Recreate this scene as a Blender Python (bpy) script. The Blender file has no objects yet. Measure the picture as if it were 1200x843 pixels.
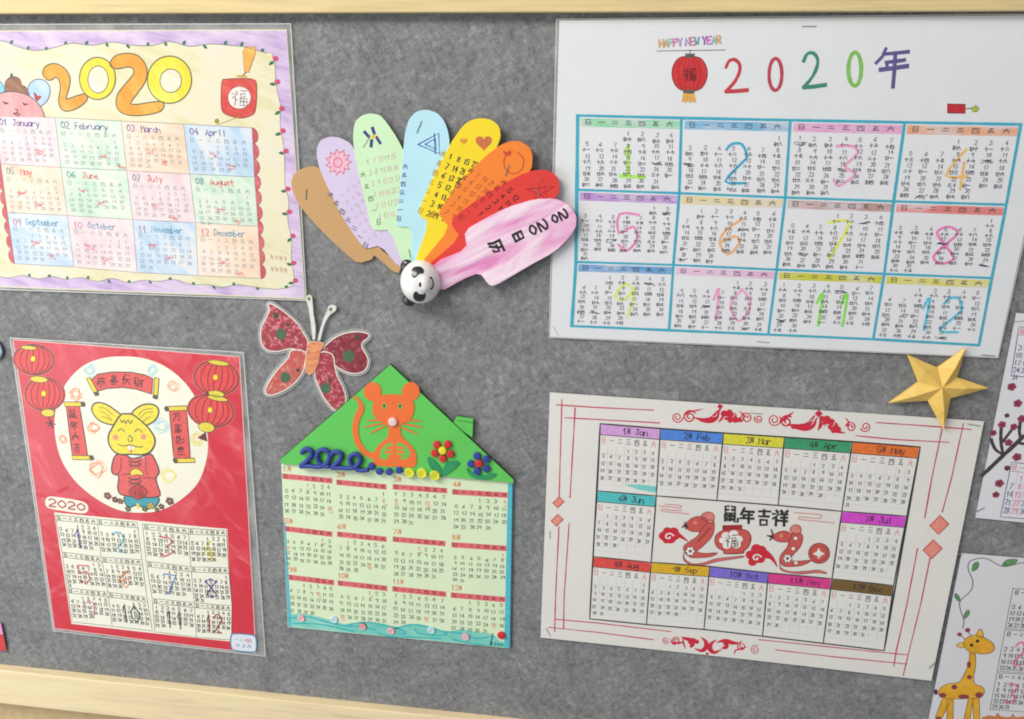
import bpy, math, random, calendar
from mathutils import Vector, Matrix
from mathutils.geometry import tessellate_polygon
random.seed(7)
C = bpy.context.scene.collection
SC = bpy.context.scene

# ------------------------------------------------------------------ camera
# the photograph was calibrated from the A4 sheets: board plane is X (right) / Z (up), wall towards +Y
F_PX, DIST = 1050.0, 642.474
RC = ((0.98958929, -0.00715186, 0.14374246), (0.04961552, 0.95449038, -0.29408572), (-0.13509754, 0.29815593, 0.9449083))
CP = (86.797, -191.557, -607.079)                       # camera in board mm: x right, y down, z into the wall
def b2w(v): return Vector((v[0], v[2], -v[1]))
cam = bpy.data.cameras.new('camera'); cam_o = bpy.data.objects.new('camera', cam); C.objects.link(cam_o)
r_, d_, f_ = b2w(RC[0]), b2w(RC[1]), b2w(RC[2])
m = Matrix(((r_.x, -d_.x, -f_.x), (r_.y, -d_.y, -f_.y), (r_.z, -d_.z, -f_.z))).to_4x4()
m.translation = b2w(CP) * 0.001
cam_o.matrix_world = m
cam.sensor_fit = 'HORIZONTAL'; cam.sensor_width = 36; cam.lens = F_PX / 1200 * 36
cam.clip_start = 0.01; cam.clip_end = 50
SC.camera = cam_o

# ------------------------------------------------------------------ light (indoor, ceiling panels, no sky)
w = bpy.data.worlds.new('World'); SC.world = w; w.use_nodes = True
w.node_tree.nodes['Background'].inputs[0].default_value = (0.93, 0.965, 1.0, 1)
w.node_tree.nodes['Background'].inputs[1].default_value = 0.30
def area(name, loc, target, size, power, col):
    l = bpy.data.lights.new(name, 'AREA'); l.shape = 'RECTANGLE'; l.size, l.size_y = size; l.energy = power; l.color = col
    o = bpy.data.objects.new(name, l); C.objects.link(o); o.location = loc
    o.rotation_euler = (Vector(target) - Vector(loc)).to_track_quat('-Z', 'Y').to_euler()
    return o
area('ceiling_light', (-0.95, -0.95, 1.05), (-0.2, 0, -0.05), (1.2, 0.45), 26, (1.0, 0.965, 0.91))
area('ceiling_light', (0.55, -1.9, 1.7), (0.1, 0, 0), (1.2, 0.45), 4.5, (1.0, 0.965, 0.92))
area('left_fill_light', (-1.35, -1.0, -0.25), (-0.3, 0, 0.0), (0.9, 1.1), 10.5, (0.93, 0.97, 1.0))     # added cool fill, gives the laminate glare and brightens the left
SC.view_settings.view_transform = 'Standard'; SC.view_settings.look = 'None'
SC.view_settings.exposure = 0; SC.view_settings.gamma = 1
SC.cycles.filter_width = 1.9; SC.cycles.max_bounces = 6; SC.cycles.transparent_max_bounces = 12

# ------------------------------------------------------------------ measuring
def bp(u, v, h=0.0):
    """photo measurement -> board millimetres (x right, y down) at height h above the felt"""
    c = ((u - 600) / F_PX, (v - 421.5) / F_PX, 1.0)
    d = [sum(RC[k][i] * c[k] for k in range(3)) for i in range(3)]
    t = (-h - CP[2]) / d[2]
    return (CP[0] + t * d[0], CP[1] + t * d[1])
def pts_of(flat, zoom, h):
    x0, y0, s = zoom
    return [bp(x0 + flat[i] / s, y0 + flat[i + 1] / s, h) for i in range(0, len(flat), 2)]
PX = (0, 0, 1.0)
def smooth(p, closed=True, n=4):
    out = []; L = len(p)
    rng = range(L) if closed else range(L - 1)
    for i in rng:
        if closed: a, b, c, d = p[i - 1], p[i], p[(i + 1) % L], p[(i + 2) % L]
        else: a, b, c, d = p[max(i - 1, 0)], p[i], p[i + 1], p[min(i + 2, L - 1)]
        for k in range(n):
            t = k / n; t2 = t * t; t3 = t2 * t
            out.append(tuple(.5 * (2 * b[j] + (c[j] - a[j]) * t + (2 * a[j] - 5 * b[j] + 4 * c[j] - d[j]) * t2 + (3 * b[j] - a[j] - 3 * c[j] + d[j]) * t3) for j in (0, 1)))
    if not closed: out.append(p[-1])
    return out
def circ(cx, cy, rx, ry=None, n=20, a0=0.0, a1=6.28318531, rot=0.0):
    ry = rx if ry is None else ry
    o = []
    for i in range(n if abs(a1 - a0) > 6.28 else n + 1):
        a = a0 + (a1 - a0) * i / n; x, y = rx * math.cos(a), ry * math.sin(a)
        o.append((cx + x * math.cos(rot) - y * math.sin(rot), cy + x * math.sin(rot) + y * math.cos(rot)))
    return o
def flat(p): return [q for a in p for q in a]
class Quad:
    """a patch of a sheet, (u,v) in 0..1 -> board mm"""
    def __init__(s, a, b, c, d): s.c = (a, b, c, d)
    def __call__(s, u, v):
        a, b, c, d = s.c
        return tuple((a[j] * (1 - u) + b[j] * u) * (1 - v) + (d[j] * (1 - u) + c[j] * u) * v for j in (0, 1))
    def sub(s, u0, v0, u1, v1): return Quad(s(u0, v0), s(u1, v0), s(u1, v1), s(u0, v1))
    def size(s):
        a, b, c, d = s.c
        return (math.dist(a, b) + math.dist(d, c)) / 2, (math.dist(a, d) + math.dist(b, c)) / 2

# ------------------------------------------------------------------ materials
def lin(c):
    return tuple(((x / 255) / 12.92 if x <= 10 else (((x / 255) + 0.055) / 1.055) ** 2.4) for x in c)
MATS = {}
def N(t, k, **kw):
    n = t.nodes.new(k)
    for a, b in kw.items(): setattr(n, a, b)
    return n
def new_mat(name):
    m = bpy.data.materials.new(name); m.use_nodes = True; t = m.node_tree
    return m, t, t.nodes['Principled BSDF']
def coords(t, scale, rot=(0, 0, 0)):
    g = N(t, 'ShaderNodeNewGeometry'); r = N(t, 'ShaderNodeMapping'); r.inputs['Rotation'].default_value = rot      # turn first, then stretch
    mp = N(t, 'ShaderNodeMapping'); mp.inputs['Scale'].default_value = scale
    t.links.new(g.outputs['Position'], r.inputs['Vector']); t.links.new(r.outputs['Vector'], mp.inputs['Vector']); return mp.outputs['Vector']
def noise(t, vec, scale, detail=3, rough=.55, dist=0.0):
    n = N(t, 'ShaderNodeTexNoise'); n.inputs['Scale'].default_value = scale; n.inputs['Detail'].default_value = detail
    n.inputs['Roughness'].default_value = rough; n.inputs['Distortion'].default_value = dist
    t.links.new(vec, n.inputs['Vector']); return n.outputs['Fac']
def ramp(t, fac, stops):
    r = N(t, 'ShaderNodeValToRGB'); e = r.color_ramp.elements
    while len(e) < len(stops): e.new(.5)
    for k, (p, c) in enumerate(stops): e[k].position = p; e[k].color = (*c, 1)
    t.links.new(fac, r.inputs['Fac']); return r.outputs['Color']
def bump(t, b, fac, strength, dist):
    n = N(t, 'ShaderNodeBump'); n.inputs['Strength'].default_value = strength; n.inputs['Distance'].default_value = dist
    t.links.new(fac, n.inputs['Height']); t.links.new(n.outputs['Normal'], b.inputs['Normal'])
def mul(c, k): return tuple(min(.9, x * k) for x in c)
def ink(rgb, coat=.25, rough=.5):
    """flat ink, print or marker of one colour with a little unevenness"""
    k = ('ink', rgb, coat, rough)
    if k not in MATS:
        m, t, b = new_mat('ink_%d_%d_%d' % rgb); c = lin(rgb)
        t.links.new(ramp(t, noise(t, coords(t, (1, 1, 1)), 420, 2), [(.3, mul(c, .9)), (.7, mul(c, 1.12))]), b.inputs['Base Color'])
        b.inputs['Roughness'].default_value = rough; b.inputs['Coat Weight'].default_value = coat; b.inputs['Coat Roughness'].default_value = .22
        MATS[k] = m
    return MATS[k]
def paper(rgb, coat=.35, mottled=.05):
    k = ('paper', rgb, coat)
    if k not in MATS:
        m, t, b = new_mat('paper_%d_%d_%d' % rgb); c = lin(rgb); v = coords(t, (1, 1, 1))
        t.links.new(ramp(t, noise(t, v, 35, 4), [(.3, mul(c, 1 - mottled)), (.7, mul(c, 1 + mottled * .6))]), b.inputs['Base Color'])
        b.inputs['Roughness'].default_value = .6; b.inputs['Coat Weight'].default_value = coat; b.inputs['Coat Roughness'].default_value = .2
        bump(t, b, noise(t, v, 60, 3), .12, .002)
        if coat > .2:
            cb = N(t, 'ShaderNodeBump'); cb.inputs['Strength'].default_value = .5; cb.inputs['Distance'].default_value = .004
            t.links.new(noise(t, v, 22, 2, .5, .8), cb.inputs['Height']); t.links.new(cb.outputs['Normal'], b.inputs['Coat Normal'])
        MATS[k] = m
    return MATS[k]
def crayon(rgb, under=(238, 232, 214), cover=.75, ang=.9, scale=150):
    """pencil or crayon shading: streaks of colour with the paper showing through"""
    k = ('crayon', rgb, under, cover, ang, scale)
    if k not in MATS:
        m, t, b = new_mat('crayon_%d_%d_%d' % rgb)
        n = noise(t, coords(t, (1, 1, .16), (0, ang, 0)), scale * 2.2, 4, .65, .4)
        n2 = noise(t, coords(t, (1, 1, 1)), scale * .35, 3)
        a = N(t, 'ShaderNodeMath', operation='ADD'); t.links.new(n, a.inputs[0]); t.links.new(n2, a.inputs[1])
        h = N(t, 'ShaderNodeMath', operation='MULTIPLY'); t.links.new(a.outputs[0], h.inputs[0]); h.inputs[1].default_value = .5
        cc = lin(rgb); uu = lin(under); mid = tuple(uu[j] * (1 - cover) + cc[j] * cover for j in range(3))
        t.links.new(ramp(t, h.outputs[0], [(.4, mul(cc, .9)), (.5, mid), (.6, tuple(uu[j] * .6 + mid[j] * .4 for j in range(3)))]), b.inputs['Base Color'])
        b.inputs['Roughness'].default_value = .6; b.inputs['Coat Weight'].default_value = .3; b.inputs['Coat Roughness'].default_value = .22
        MATS[k] = m
    return MATS[k]
def film():
    if 'film' not in MATS:
        m, t, b = new_mat('clear_film'); out = t.nodes['Material Output']
        b.inputs['Base Color'].default_value = (.82, .82, .79, 1); b.inputs['Roughness'].default_value = .18
        tr = N(t, 'ShaderNodeBsdfTransparent'); mx = N(t, 'ShaderNodeMixShader')
        f = noise(t, coords(t, (1, 1, 1)), 40, 3); mr = N(t, 'ShaderNodeMapRange'); mr.inputs['To Min'].default_value = .16; mr.inputs['To Max'].default_value = .42
        mr.inputs['From Min'].default_value = .3; mr.inputs['From Max'].default_value = .7
        t.links.new(f, mr.inputs['Value']); t.links.new(mr.outputs[0], mx.inputs[0]); t.links.new(tr.outputs[0], mx.inputs[1]); t.links.new(b.outputs[0], mx.inputs[2])
        t.links.new(mx.outputs[0], out.inputs['Surface']); MATS['film'] = m
    return MATS['film']
def film_rim():
    if 'rim' not in MATS:
        m, t, b = new_mat('film_cut_edge'); b.inputs['Base Color'].default_value = (.72, .72, .68, 1); b.inputs['Roughness'].default_value = .3; MATS['rim'] = m
    return MATS['rim']
def plain(name, rgb, rough=.5, metal=0.0, coat=0.0, sheen=0.0):
    if name not in MATS:
        m, t, b = new_mat(name); c = lin(rgb)
        t.links.new(ramp(t, noise(t, coords(t, (1, 1, 1)), 160, 3), [(.3, mul(c, .9)), (.7, mul(c, 1.1))]), b.inputs['Base Color'])
        b.inputs['Roughness'].default_value = rough; b.inputs['Metallic'].default_value = metal; b.inputs['Coat Weight'].default_value = coat
        b.inputs['Sheen Weight'].default_value = sheen; MATS[name] = m
    return MATS[name]
def felt():
    m, t, b = new_mat('grey_felt')
    v = coords(t, (1, 1, 1)); a = noise(t, v, 210, 6, .75, .6)
    s1 = noise(t, coords(t, (1, 1, .28), (0, .5, 0)), 330, 4, .7, 1.2); s2 = noise(t, coords(t, (1, 1, .28), (0, -1.0, 0)), 300, 4, .7, 1.2)
    big = noise(t, v, 28, 4, .6)
    def mix(x, y, f):
        n = N(t, 'ShaderNodeMix'); n.inputs['Factor'].default_value = f; t.links.new(x, n.inputs[2]); t.links.new(y, n.inputs[3]); return n.outputs[0]
    f = mix(mix(a, mix(s1, s2, .5), .55), big, .18)
    t.links.new(ramp(t, f, [(.37, (.10, .101, .104)), (.455, (.18, .182, .185)), (.54, (.26, .261, .264)), (.62, (.40, .40, .402))]), b.inputs['Base Color'])
    b.inputs['Roughness'].default_value = 1.0; b.inputs['Specular IOR Level'].default_value = .1; b.inputs['Sheen Weight'].default_value = .15
    bump(t, b, f, .5, .0012); return m
def wood(name, base):
    m, t, b = new_mat(name); c = lin(base)
    g = noise(t, coords(t, (.06, 1, 1)), 260, 4, .6, .6); g2 = noise(t, coords(t, (.12, 1, 1)), 40, 3, .5, 1.0)
    n = N(t, 'ShaderNodeMix'); n.inputs['Factor'].default_value = .45; t.links.new(g, n.inputs[2]); t.links.new(g2, n.inputs[3])
    t.links.new(ramp(t, n.outputs[0], [(.33, mul(c, .8)), (.5, c), (.66, mul(c, 1.08))]), b.inputs['Base Color'])
    b.inputs['Roughness'].default_value = .42; bump(t, b, g, .12, .0006); return m

# ------------------------------------------------------------------ building
def thing(name, label, cat, at, group=None, h=0.0):
    o = bpy.data.objects.new(name, None); C.objects.link(o); o.empty_display_size = .01
    o.location = (at[0] / 1000, -h / 1000, -at[1] / 1000)
    o['label'] = label; o['category'] = cat
    if group: o['group'] = group
    return o
class Sheet:
    """how high a paper lies above the felt (mm) over its own corner quad"""
    def __init__(s, quad, h0, curl=None):
        s.q = quad; s.h0 = h0; s.curl = curl
        cs = quad.c; s.x0 = min(c[0] for c in cs); s.x1 = max(c[0] for c in cs); s.y0 = min(c[1] for c in cs); s.y1 = max(c[1] for c in cs)
    def h(s, x, y):
        if not s.curl: return s.h0
        return s.h0 + s.curl((x - s.x0) / (s.x1 - s.x0), (y - s.y0) / (s.y1 - s.y0))
class Flat:
    def __init__(s, h): s.h0 = h
    def h(s, x, y): return s.h0
class Part:
    def __init__(s, name, parent, sheet, lift=0.0):
        s.name, s.parent, s.sheet, s.lift = name, parent, sheet, lift
        s.v, s.f, s.mi, s.mats = [], [], [], []
    def slot(s, m):
        if m not in s.mats: s.mats.append(m)
        return s.mats.index(m)
    def P(s, x, y, layer=0.0):
        s.v.append((x, y, s.sheet.h(x, y) + s.lift + layer * .05)); return len(s.v) - 1
    def raw(s, x, y, h): s.v.append((x, y, h)); return len(s.v) - 1
    def face(s, ids, m): s.f.append(tuple(ids)); s.mi.append(s.slot(m))
    def poly(s, pts, m, layer=1, maxlen=9.0):
        s.k = (getattr(s, 'k', 0) + 1) % 24; layer += s.k * .012
        tris = tessellate_polygon([[Vector((p[0], p[1], 0)) for p in pts]])
        pv = list(pts); T = [tuple(t) for t in tris]
        for _ in range(4):
            L = max((math.dist(pv[a], pv[b]) for t in T for a, b in ((t[0], t[1]), (t[1], t[2]), (t[2], t[0]))), default=0)
            if L <= maxlen or s.sheet.__class__ is Flat: break
            mid = {}; out = []
            def md(a, b):
                k = (a, b) if a < b else (b, a)
                if k not in mid: mid[k] = len(pv); pv.append(((pv[a][0] + pv[b][0]) / 2, (pv[a][1] + pv[b][1]) / 2))
                return mid[k]
            for a, b, c in T:
                x, y, z = md(a, b), md(b, c), md(c, a); out += [(a, x, z), (x, b, y), (z, y, c), (x, y, z)]
            T = out
        ids = [s.P(x, y, layer) for x, y in pv]
        for a, b, c in T:
            (ax, ay), (bx, by), (cx, cy) = pv[a], pv[b], pv[c]
            if (bx - ax) * (cy - ay) - (by - ay) * (cx - ax) > 0: b, c = c, b
            s.face((ids[a], ids[b], ids[c]), m)
        return s
    def grid(s, quad, m, layer=1, step=6.0, nu=None, nv=None):
        w_, h_ = quad.size(); nu = nu or max(1, int(w_ / step)); nv = nv or max(1, int(h_ / step))
        ids = [[s.P(*quad(i / nu, j / nv), layer) for i in range(nu + 1)] for j in range(nv + 1)]
        for j in range(nv):
            for i in range(nu): s.face((ids[j][i], ids[j + 1][i], ids[j + 1][i + 1], ids[j][i + 1]), m)
        return ids
    def line(s, pts, wd, m, layer=2, closed=False, taper=False, vary=0.0):
        s.k = (getattr(s, 'k', 0) + 1) % 24; layer += s.k * .012
        p = [pts[0]]
        for q in pts[1:] + ([pts[0]] if closed else []):
            L = math.dist(p[-1], q)
            if L < 1e-4: continue
            n = max(1, int(L / 8)); a = p[-1]
            for k in range(1, n + 1): p.append((a[0] + (q[0] - a[0]) * k / n, a[1] + (q[1] - a[1]) * k / n))
        if len(p) < 2: p.append((p[0][0] + wd * .5, p[0][1]))
        L = len(p); prev = None
        for i in range(L):
            if closed and i in (0, L - 1): a, b = p[-2], p[1]
            else: a, b = p[max(i - 1, 0)], p[min(i + 1, L - 1)]
            dx, dy = b[0] - a[0], b[1] - a[1]; l = math.hypot(dx, dy) or 1; dx, dy = dx / l, dy / l
            e = 0
            if not closed and i == 0: e = -wd * .35
            if not closed and i == L - 1: e = wd * .35
            hw = wd * .5 * (1 + (random.uniform(-vary, vary) if vary else 0))
            if taper: hw *= max(.25, 1 - abs(2 * i / (L - 1) - 1) ** 2 * .8)
            x, y = p[i][0] + dx * e, p[i][1] + dy * e; layer += .0012
            cur = (s.P(x - dy * hw, y + dx * hw, layer), s.P(x + dy * hw, y - dx * hw, layer))
            if prev: s.face((prev[0], cur[0], cur[1], prev[1]), m)
            prev = cur
        return s
    def outline(s, pts, wd, m, layer=2.4): return s.line(pts, wd, m, layer, closed=True)
    def slab(s, pts, top, thick, m, side=None, bevel=0.0):
        """a cut-out with thickness lying flat, its upper face at height top"""
        side = side or m; L = len(pts)
        ar = sum(pts[i][0] * pts[(i + 1) % L][1] - pts[(i + 1) % L][0] * pts[i][1] for i in range(L))
        if ar < 0: pts = pts[::-1]
        inner = pts
        if bevel:
            inner = []
            for i in range(L):
                a, b = pts[i - 1], pts[(i + 1) % L]; dx, dy = b[0] - a[0], b[1] - a[1]; l = math.hypot(dx, dy) or 1
                inner.append((pts[i][0] - dy / l * bevel, pts[i][1] + dx / l * bevel))
        tri = tessellate_polygon([[Vector((p[0], p[1], 0)) for p in inner]])
        ti = [s.raw(x, y, top) for x, y in inner]
        for t in tri:
            a, b, c = t
            if (inner[b][0] - inner[a][0]) * (inner[c][1] - inner[a][1]) - (inner[b][1] - inner[a][1]) * (inner[c][0] - inner[a][0]) > 0: b, c = c, b
            s.face((ti[a], ti[b], ti[c]), m)
        rings = [ti]
        if bevel: rings.append([s.raw(x, y, top - bevel) for x, y in pts])
        rings.append([s.raw(x, y, top - thick) for x, y in pts])
        for r1, r2 in zip(rings, rings[1:]):
            for i in range(L):
                j = (i + 1) % L; s.face((r1[i], r1[j], r2[j], r2[i]), side)
        return s
    def done(s, kind=None, label=None, sm=False):
        me = bpy.data.meshes.new(s.name); ox, oy, oz = (0, 0, 0)
        root = s.parent
        loc = Vector((0, 0, 0)); r = root
        while r is not None: loc += Vector(r.location); r = r.parent
        me.from_pydata([(x / 1000 - loc.x, -h / 1000 - loc.y, -y / 1000 - loc.z) for x, y, h in s.v], [], s.f)
        for mm in s.mats: me.materials.append(mm)
        me.polygons.foreach_set('material_index', s.mi)
        if sm: me.polygons.foreach_set('use_smooth', [True] * len(s.f))
        me.update()
        o = bpy.data.objects.new(s.name, me); C.objects.link(o); o.parent = root
        if kind: o['kind'] = kind
        if label: o['label'] = label
        return o

# ------------------------------------------------------------------ hand lettering: strokes on a small grid
LAT = {'0': "20 02 04 26 44 42 20", '1': "12 20 26", '2': "01 10 30 42 33 06 46", '3': "00 30 41 23 44 35 16 05", '4': "30 04 44/32 36", '5': "40 00 03 32 44 26 05",
 '6': "40 12 04 26 44 33 04", '7': "00 40 16", '8': "23 01 20 41 23 05 26 45 23", '9': "41 20 02 23 41 36",
 'a': "42 12 04 16 44/42 46", 'b': "00 06/03 23 44 26 06", 'c': "43 22 04 26 45", 'e': "04 43 22 04 26 45", 'g': "42 12 04 15 44/42 47 28 07", 'i': "22 26/20 21",
 'h': "00 06/03 22 43 46", 'l': "20 26", 'm': "02 06/03 12 23 26/23 32 43 46", 'n': "02 06/03 22 43 46", 'o': "22 04 26 44 22", 'p': "02 08/02 32 44 26 05", 'r': "02 06/04 22 42",
 's': "42 12 03 44 26 05", 't': "20 25 46/02 42", 'u': "02 05 26 44/42 46", 'v': "02 26 42", 'y': "02 25/42 18",
 'A': "06 20 46/14 34", 'D': "00 06 26 43 20 00", 'E': "40 00 06 46/03 33", 'F': "40 00 06/03 33", 'H': "00 06/40 46/03 43", 'J': "10 40/30 35 16 04",
 'M': "06 00 23 40 46", 'N': "06 00 46 40", 'O': "20 03 26 43 20", 'P': "06 00 30 42 23 03", 'R': "06 00 30 42 23 03/23 46", 'S': "41 20 02 44 26 05",
 'W': "00 16 22 36 40", 'Y': "00 23 40/23 26"}
CJK = {'一': "04 84", '二': "12 72/06 86", '三': "11 71/14 64/07 87", '四': "01 08/01 81 88/08 88/31 25/51 55 75", '五': "11 71/41 27/14 64 67/07 87",
 '六': "40 42/03 83/34 08/54 88", '日': "10 18/10 70 78/14 74/18 78", '月': "20 25 08/20 70 77 58/23 73/25 75", '年': "20 04/12 82/24 74/24 26/06 86/52 59",
 '历': "11 81/11 15 08/34 74 67 57/52 53 28", '福': "20 31/02 42 05/24 29/25 36/50 90/52 82 84 54 52/55 95 99 59 55/57 97/75 79",
 '鼠': "30 10 14 74 70 50/12 32/52 72/15 19 38/25 36/27 38/45 49 58/55 66/57 68/74 76 79 99 97", '吉': "11 81/40 44/14 74/26 66 69 29 26",
 '祥': "20 31/02 42 05/24 29/25 36/50 61/90 81/52 92/54 94/46 96/72 79", '大': "04 84/40 43 08/44 88", '初': "20 31/02 42 06/24 29/25 36/52 92 88 78/72 55 49",
 '十': "04 84/40 49", '廿': "03 93/20 28/70 78/28 78", '七': "05 83/40 47 87 85", '八': "30 08/50 88", '九': "03 63 68 88/40 09",
 '恭': "01 81/20 23/50 53/04 84/34 06/54 86/45 49/26 17/66 77", '喜': "11 71/40 43/23 63/24 64 65 25 24/06 86/27 67 69 29 27", '发': "11 14 04 84/50 30 09/34 64 28/44 89/70 81",
 '财': "00 06/00 30 36/18 13/26 39/43 93/72 79 69/74 48", '万': "01 81/33 73 68 58/31 34 08", '事': "01 81/40 49 39/13 63 65 15 13/07 87 66/08 78", '如': "20 06 39/50 28/02 42/54 94 98 58 54",
 '意': "40 41/11 71/02 82/13 63 65 15 13/07 18/27 28 68/77 88"}
_sc = {}
def strokes(ch):
    if ch not in _sc:
        src = LAT.get(ch) or CJK.get(ch)
        _sc[ch] = None if src is None else [[(int(p[0]), int(p[1])) for p in st.split()] for st in src.split('/')]
    return _sc[ch]
def glyph(part, ch, q, u, v, du, dv, wd, m, layer=3, jit=.04, sm=0, vary=0.0):
    """one character in the box (u,v,du,dv) of the patch q"""
    st = strokes(ch)
    if not st: return
    gx, gy = (4, 6) if ch in LAT else (9, 9)
    for s in st:
        p = [q(u + du * (x / gx + random.uniform(-jit, jit)), v + dv * (y / gy + random.uniform(-jit, jit))) for x, y in s]
        if sm and len(p) > 2: p = smooth(p, False, sm)
        part.line(p, wd, m, layer, vary=vary)
def text(part, s, q, u, v, du, dv, wd, m, layer=3, gap=.25, jit=.04, sm=0, vary=0.0, down=False):
    for ch in s:
        mm = m
        glyph(part, ch, q, u, v, du, dv, wd, mm, layer, jit, sm, vary)
        if down: v += dv * (1 + gap)
        else: u += du * (1 + gap)
def scribble(part, q, u, v, du, dv, wd, m, layer=3, n=3):
    """a tiny holiday note nobody can read"""
    for _ in range(n):
        part.line([q(u + du * random.random(), v + dv * random.random()) for _ in range(3)], wd, m, layer)
WEEK = "日一二三四五六"
def days(month):
    w0, n = calendar.monthrange(2020, month); w0 = (w0 + 1) % 7
    return [(d, (w0 + d - 1) % 7, (w0 + d - 1) // 7) for d in range(1, n + 1)]
NEWMOON = [(1, 1, 7), (1, 25, 1), (2, 23, 1), (3, 24, 1), (4, 23, 1), (5, 23, 1), (6, 21, 1), (7, 21, 1), (8, 19, 1), (9, 17, 1), (10, 17, 1), (11, 15, 1), (12, 15, 1)]
def lunar(mo, d):
    doy = lambda a, b: sum(calendar.monthrange(2020, k)[1] for k in range(1, a)) + b
    t = doy(mo, d); n = 1
    for a, b, s in NEWMOON:
        if doy(a, b) <= t: n = t - doy(a, b) + s
    num = "一二三四五六七八九十"
    if n <= 10: return '初' + num[n - 1]
    if n < 20: return '十' + num[n - 11]
    if n == 20: return '二十'
    if n < 30: return '廿' + num[n - 21]
    return '三十'
def lattice(rows, h): return [[bp(u, v, h) for u, v in r] for r in rows]
def cell(L, r, c): return Quad(L[r][c], L[r][c + 1], L[r + 1][c + 1], L[r + 1][c])
def num(part, d, q, u, v, du, dv, wd, m, layer=3, jit=.07):
    s = str(d); k = du / (len(s) * 1.25 - .25) if len(s) > 1 else du * .6
    text(part, s, q, u + (0 if len(s) > 1 else du * .2), v, k, dv, wd, m, layer, .25, jit)

BLK = (38, 36, 40); RED = (214, 52, 62)
def sheet_part(root, q, S, m, name='sheet', thick=.3, step=5.0):
    p = Part(name, root, S); ids = p.grid(q, m, 0, step)
    edge = ids[0] + [r[-1] for r in ids[1:]] + ids[-1][-2::-1] + [r[0] for r in ids[-2:0:-1]]
    low = [p.raw(p.v[i][0], p.v[i][1], p.v[i][2] - thick) for i in edge]
    for i in range(len(edge)):
        j = (i + 1) % len(edge); p.face((edge[i], edge[j], low[j], low[i]), m)
    return p.done(sm=False)
def film_part(root, qo, qi, S, rim=.5):
    """the clear plastic margin of a laminated sheet"""
    p = Part('laminate_margin', root, S, lift=-.12); n = 36
    for k in range(4):
        a, b = qo.c[k], qo.c[(k + 1) % 4]; c, d = qi.c[k], qi.c[(k + 1) % 4]; prev = None
        for i in range(n + 1):
            t = i / n; o = (a[0] + (b[0] - a[0]) * t, a[1] + (b[1] - a[1]) * t); e = (c[0] + (d[0] - c[0]) * t, c[1] + (d[1] - c[1]) * t)
            cur = (p.P(*o), p.P(*e))
            if prev: p.face((prev[0], prev[1], cur[1], cur[0]), film())
            prev = cur
        p.line([(a[0] + (b[0] - a[0]) * i / n, a[1] + (b[1] - a[1]) * i / n) for i in range(n + 1)], rim, film_rim(), 1)
    return p.done()
def qpx(a, h): return Quad(*[bp(a[i], a[i + 1], h) for i in (0, 2, 4, 6)])

# ================================================================== the board
def box_part(name, root, x0, x1, y0, y1, h0, h1, m, bev=1.0):
    """a rail: straight stick along x with rounded front arrises"""
    p = Part(name, root, Flat(0))
    prof = [(y0, h0), (y0, h1 - bev), (y0 + bev * .3, h1 - bev * .3), (y0 + bev, h1), (y1 - bev, h1), (y1 - bev * .3, h1 - bev * .3), (y1, h1 - bev), (y1, h0)]
    n = 24; prev = None
    for i in range(n + 1):
        x = x0 + (x1 - x0) * i / n; cur = [p.raw(x, y, h) for y, h in prof]
        if prev:
            for k in range(len(prof)):
                j = (k + 1) % len(prof); p.face((prev[k], prev[j], cur[j], cur[k]), m)
        prev = cur
    return p.done()
wall_p = Part('wall', None, Flat(0)); wm = plain('tan_wall', (205, 180, 132), .8)
wall_p.face([wall_p.raw(x, y, -8) for x, y in ((-2500, -1200), (2500, -1200), (2500, 1500), (-2500, 1500))], wm)
wall_o = wall_p.done(kind='structure'); wall_o['label'] = 'tan painted wall showing below the bottom rail'
board = thing('notice_board', 'grey felt notice board with pale wooden rails, behind all the calendars', 'notice board', (0, 330))
YT, YB, YB2 = bp(600, 12.5, 0)[1], 315.6, 0
YB = bp(200, 799.2, 0)[1]; YB2 = bp(60, 831.3, 8)[1]
fp = Part('felt_panel', board, Flat(0)); fm = felt()
fp.grid(Quad((-760, YT - 6), (700, YT - 6), (700, YB + 6), (-760, YB + 6)), fm, 0, 40)
fp.done()
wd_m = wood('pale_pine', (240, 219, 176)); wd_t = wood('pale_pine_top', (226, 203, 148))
YTf = bp(600, 14.6, 8)[1]
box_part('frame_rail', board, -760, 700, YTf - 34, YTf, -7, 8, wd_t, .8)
YBf = bp(200, 799.6, 8)[1]
box_part('frame_rail', board, -760, 700, YB + .2, YB2, -7, 8, wd_m, .8)
# loose fibres standing off the felt
fb = Part('felt_fibre', board, Flat(.12)); fms = [plain('fibre_light', (160, 161, 163), 1), plain('fibre_mid', (146, 147, 149), 1), plain('fibre_dark', (118, 119, 122), 1)]
for _ in range(9000):
    x, y = random.uniform(-520, 430), random.uniform(YT + 1, YB - 1); a = random.uniform(0, 6.28); L = random.uniform(1.5, 6); p = []
    for k in range(4):
        p.append((x, y)); x += math.cos(a) * L / 3; y += math.sin(a) * L / 3; a += random.uniform(-.7, .7)
    if p[-1][1] > YB - .5 or p[-1][1] < YT + .5: continue
    fb.line(p, random.uniform(.12, .34), random.choices(fms, (4, 3, 3))[0], random.uniform(0, 6))
fb.done(kind='stuff')

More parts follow.
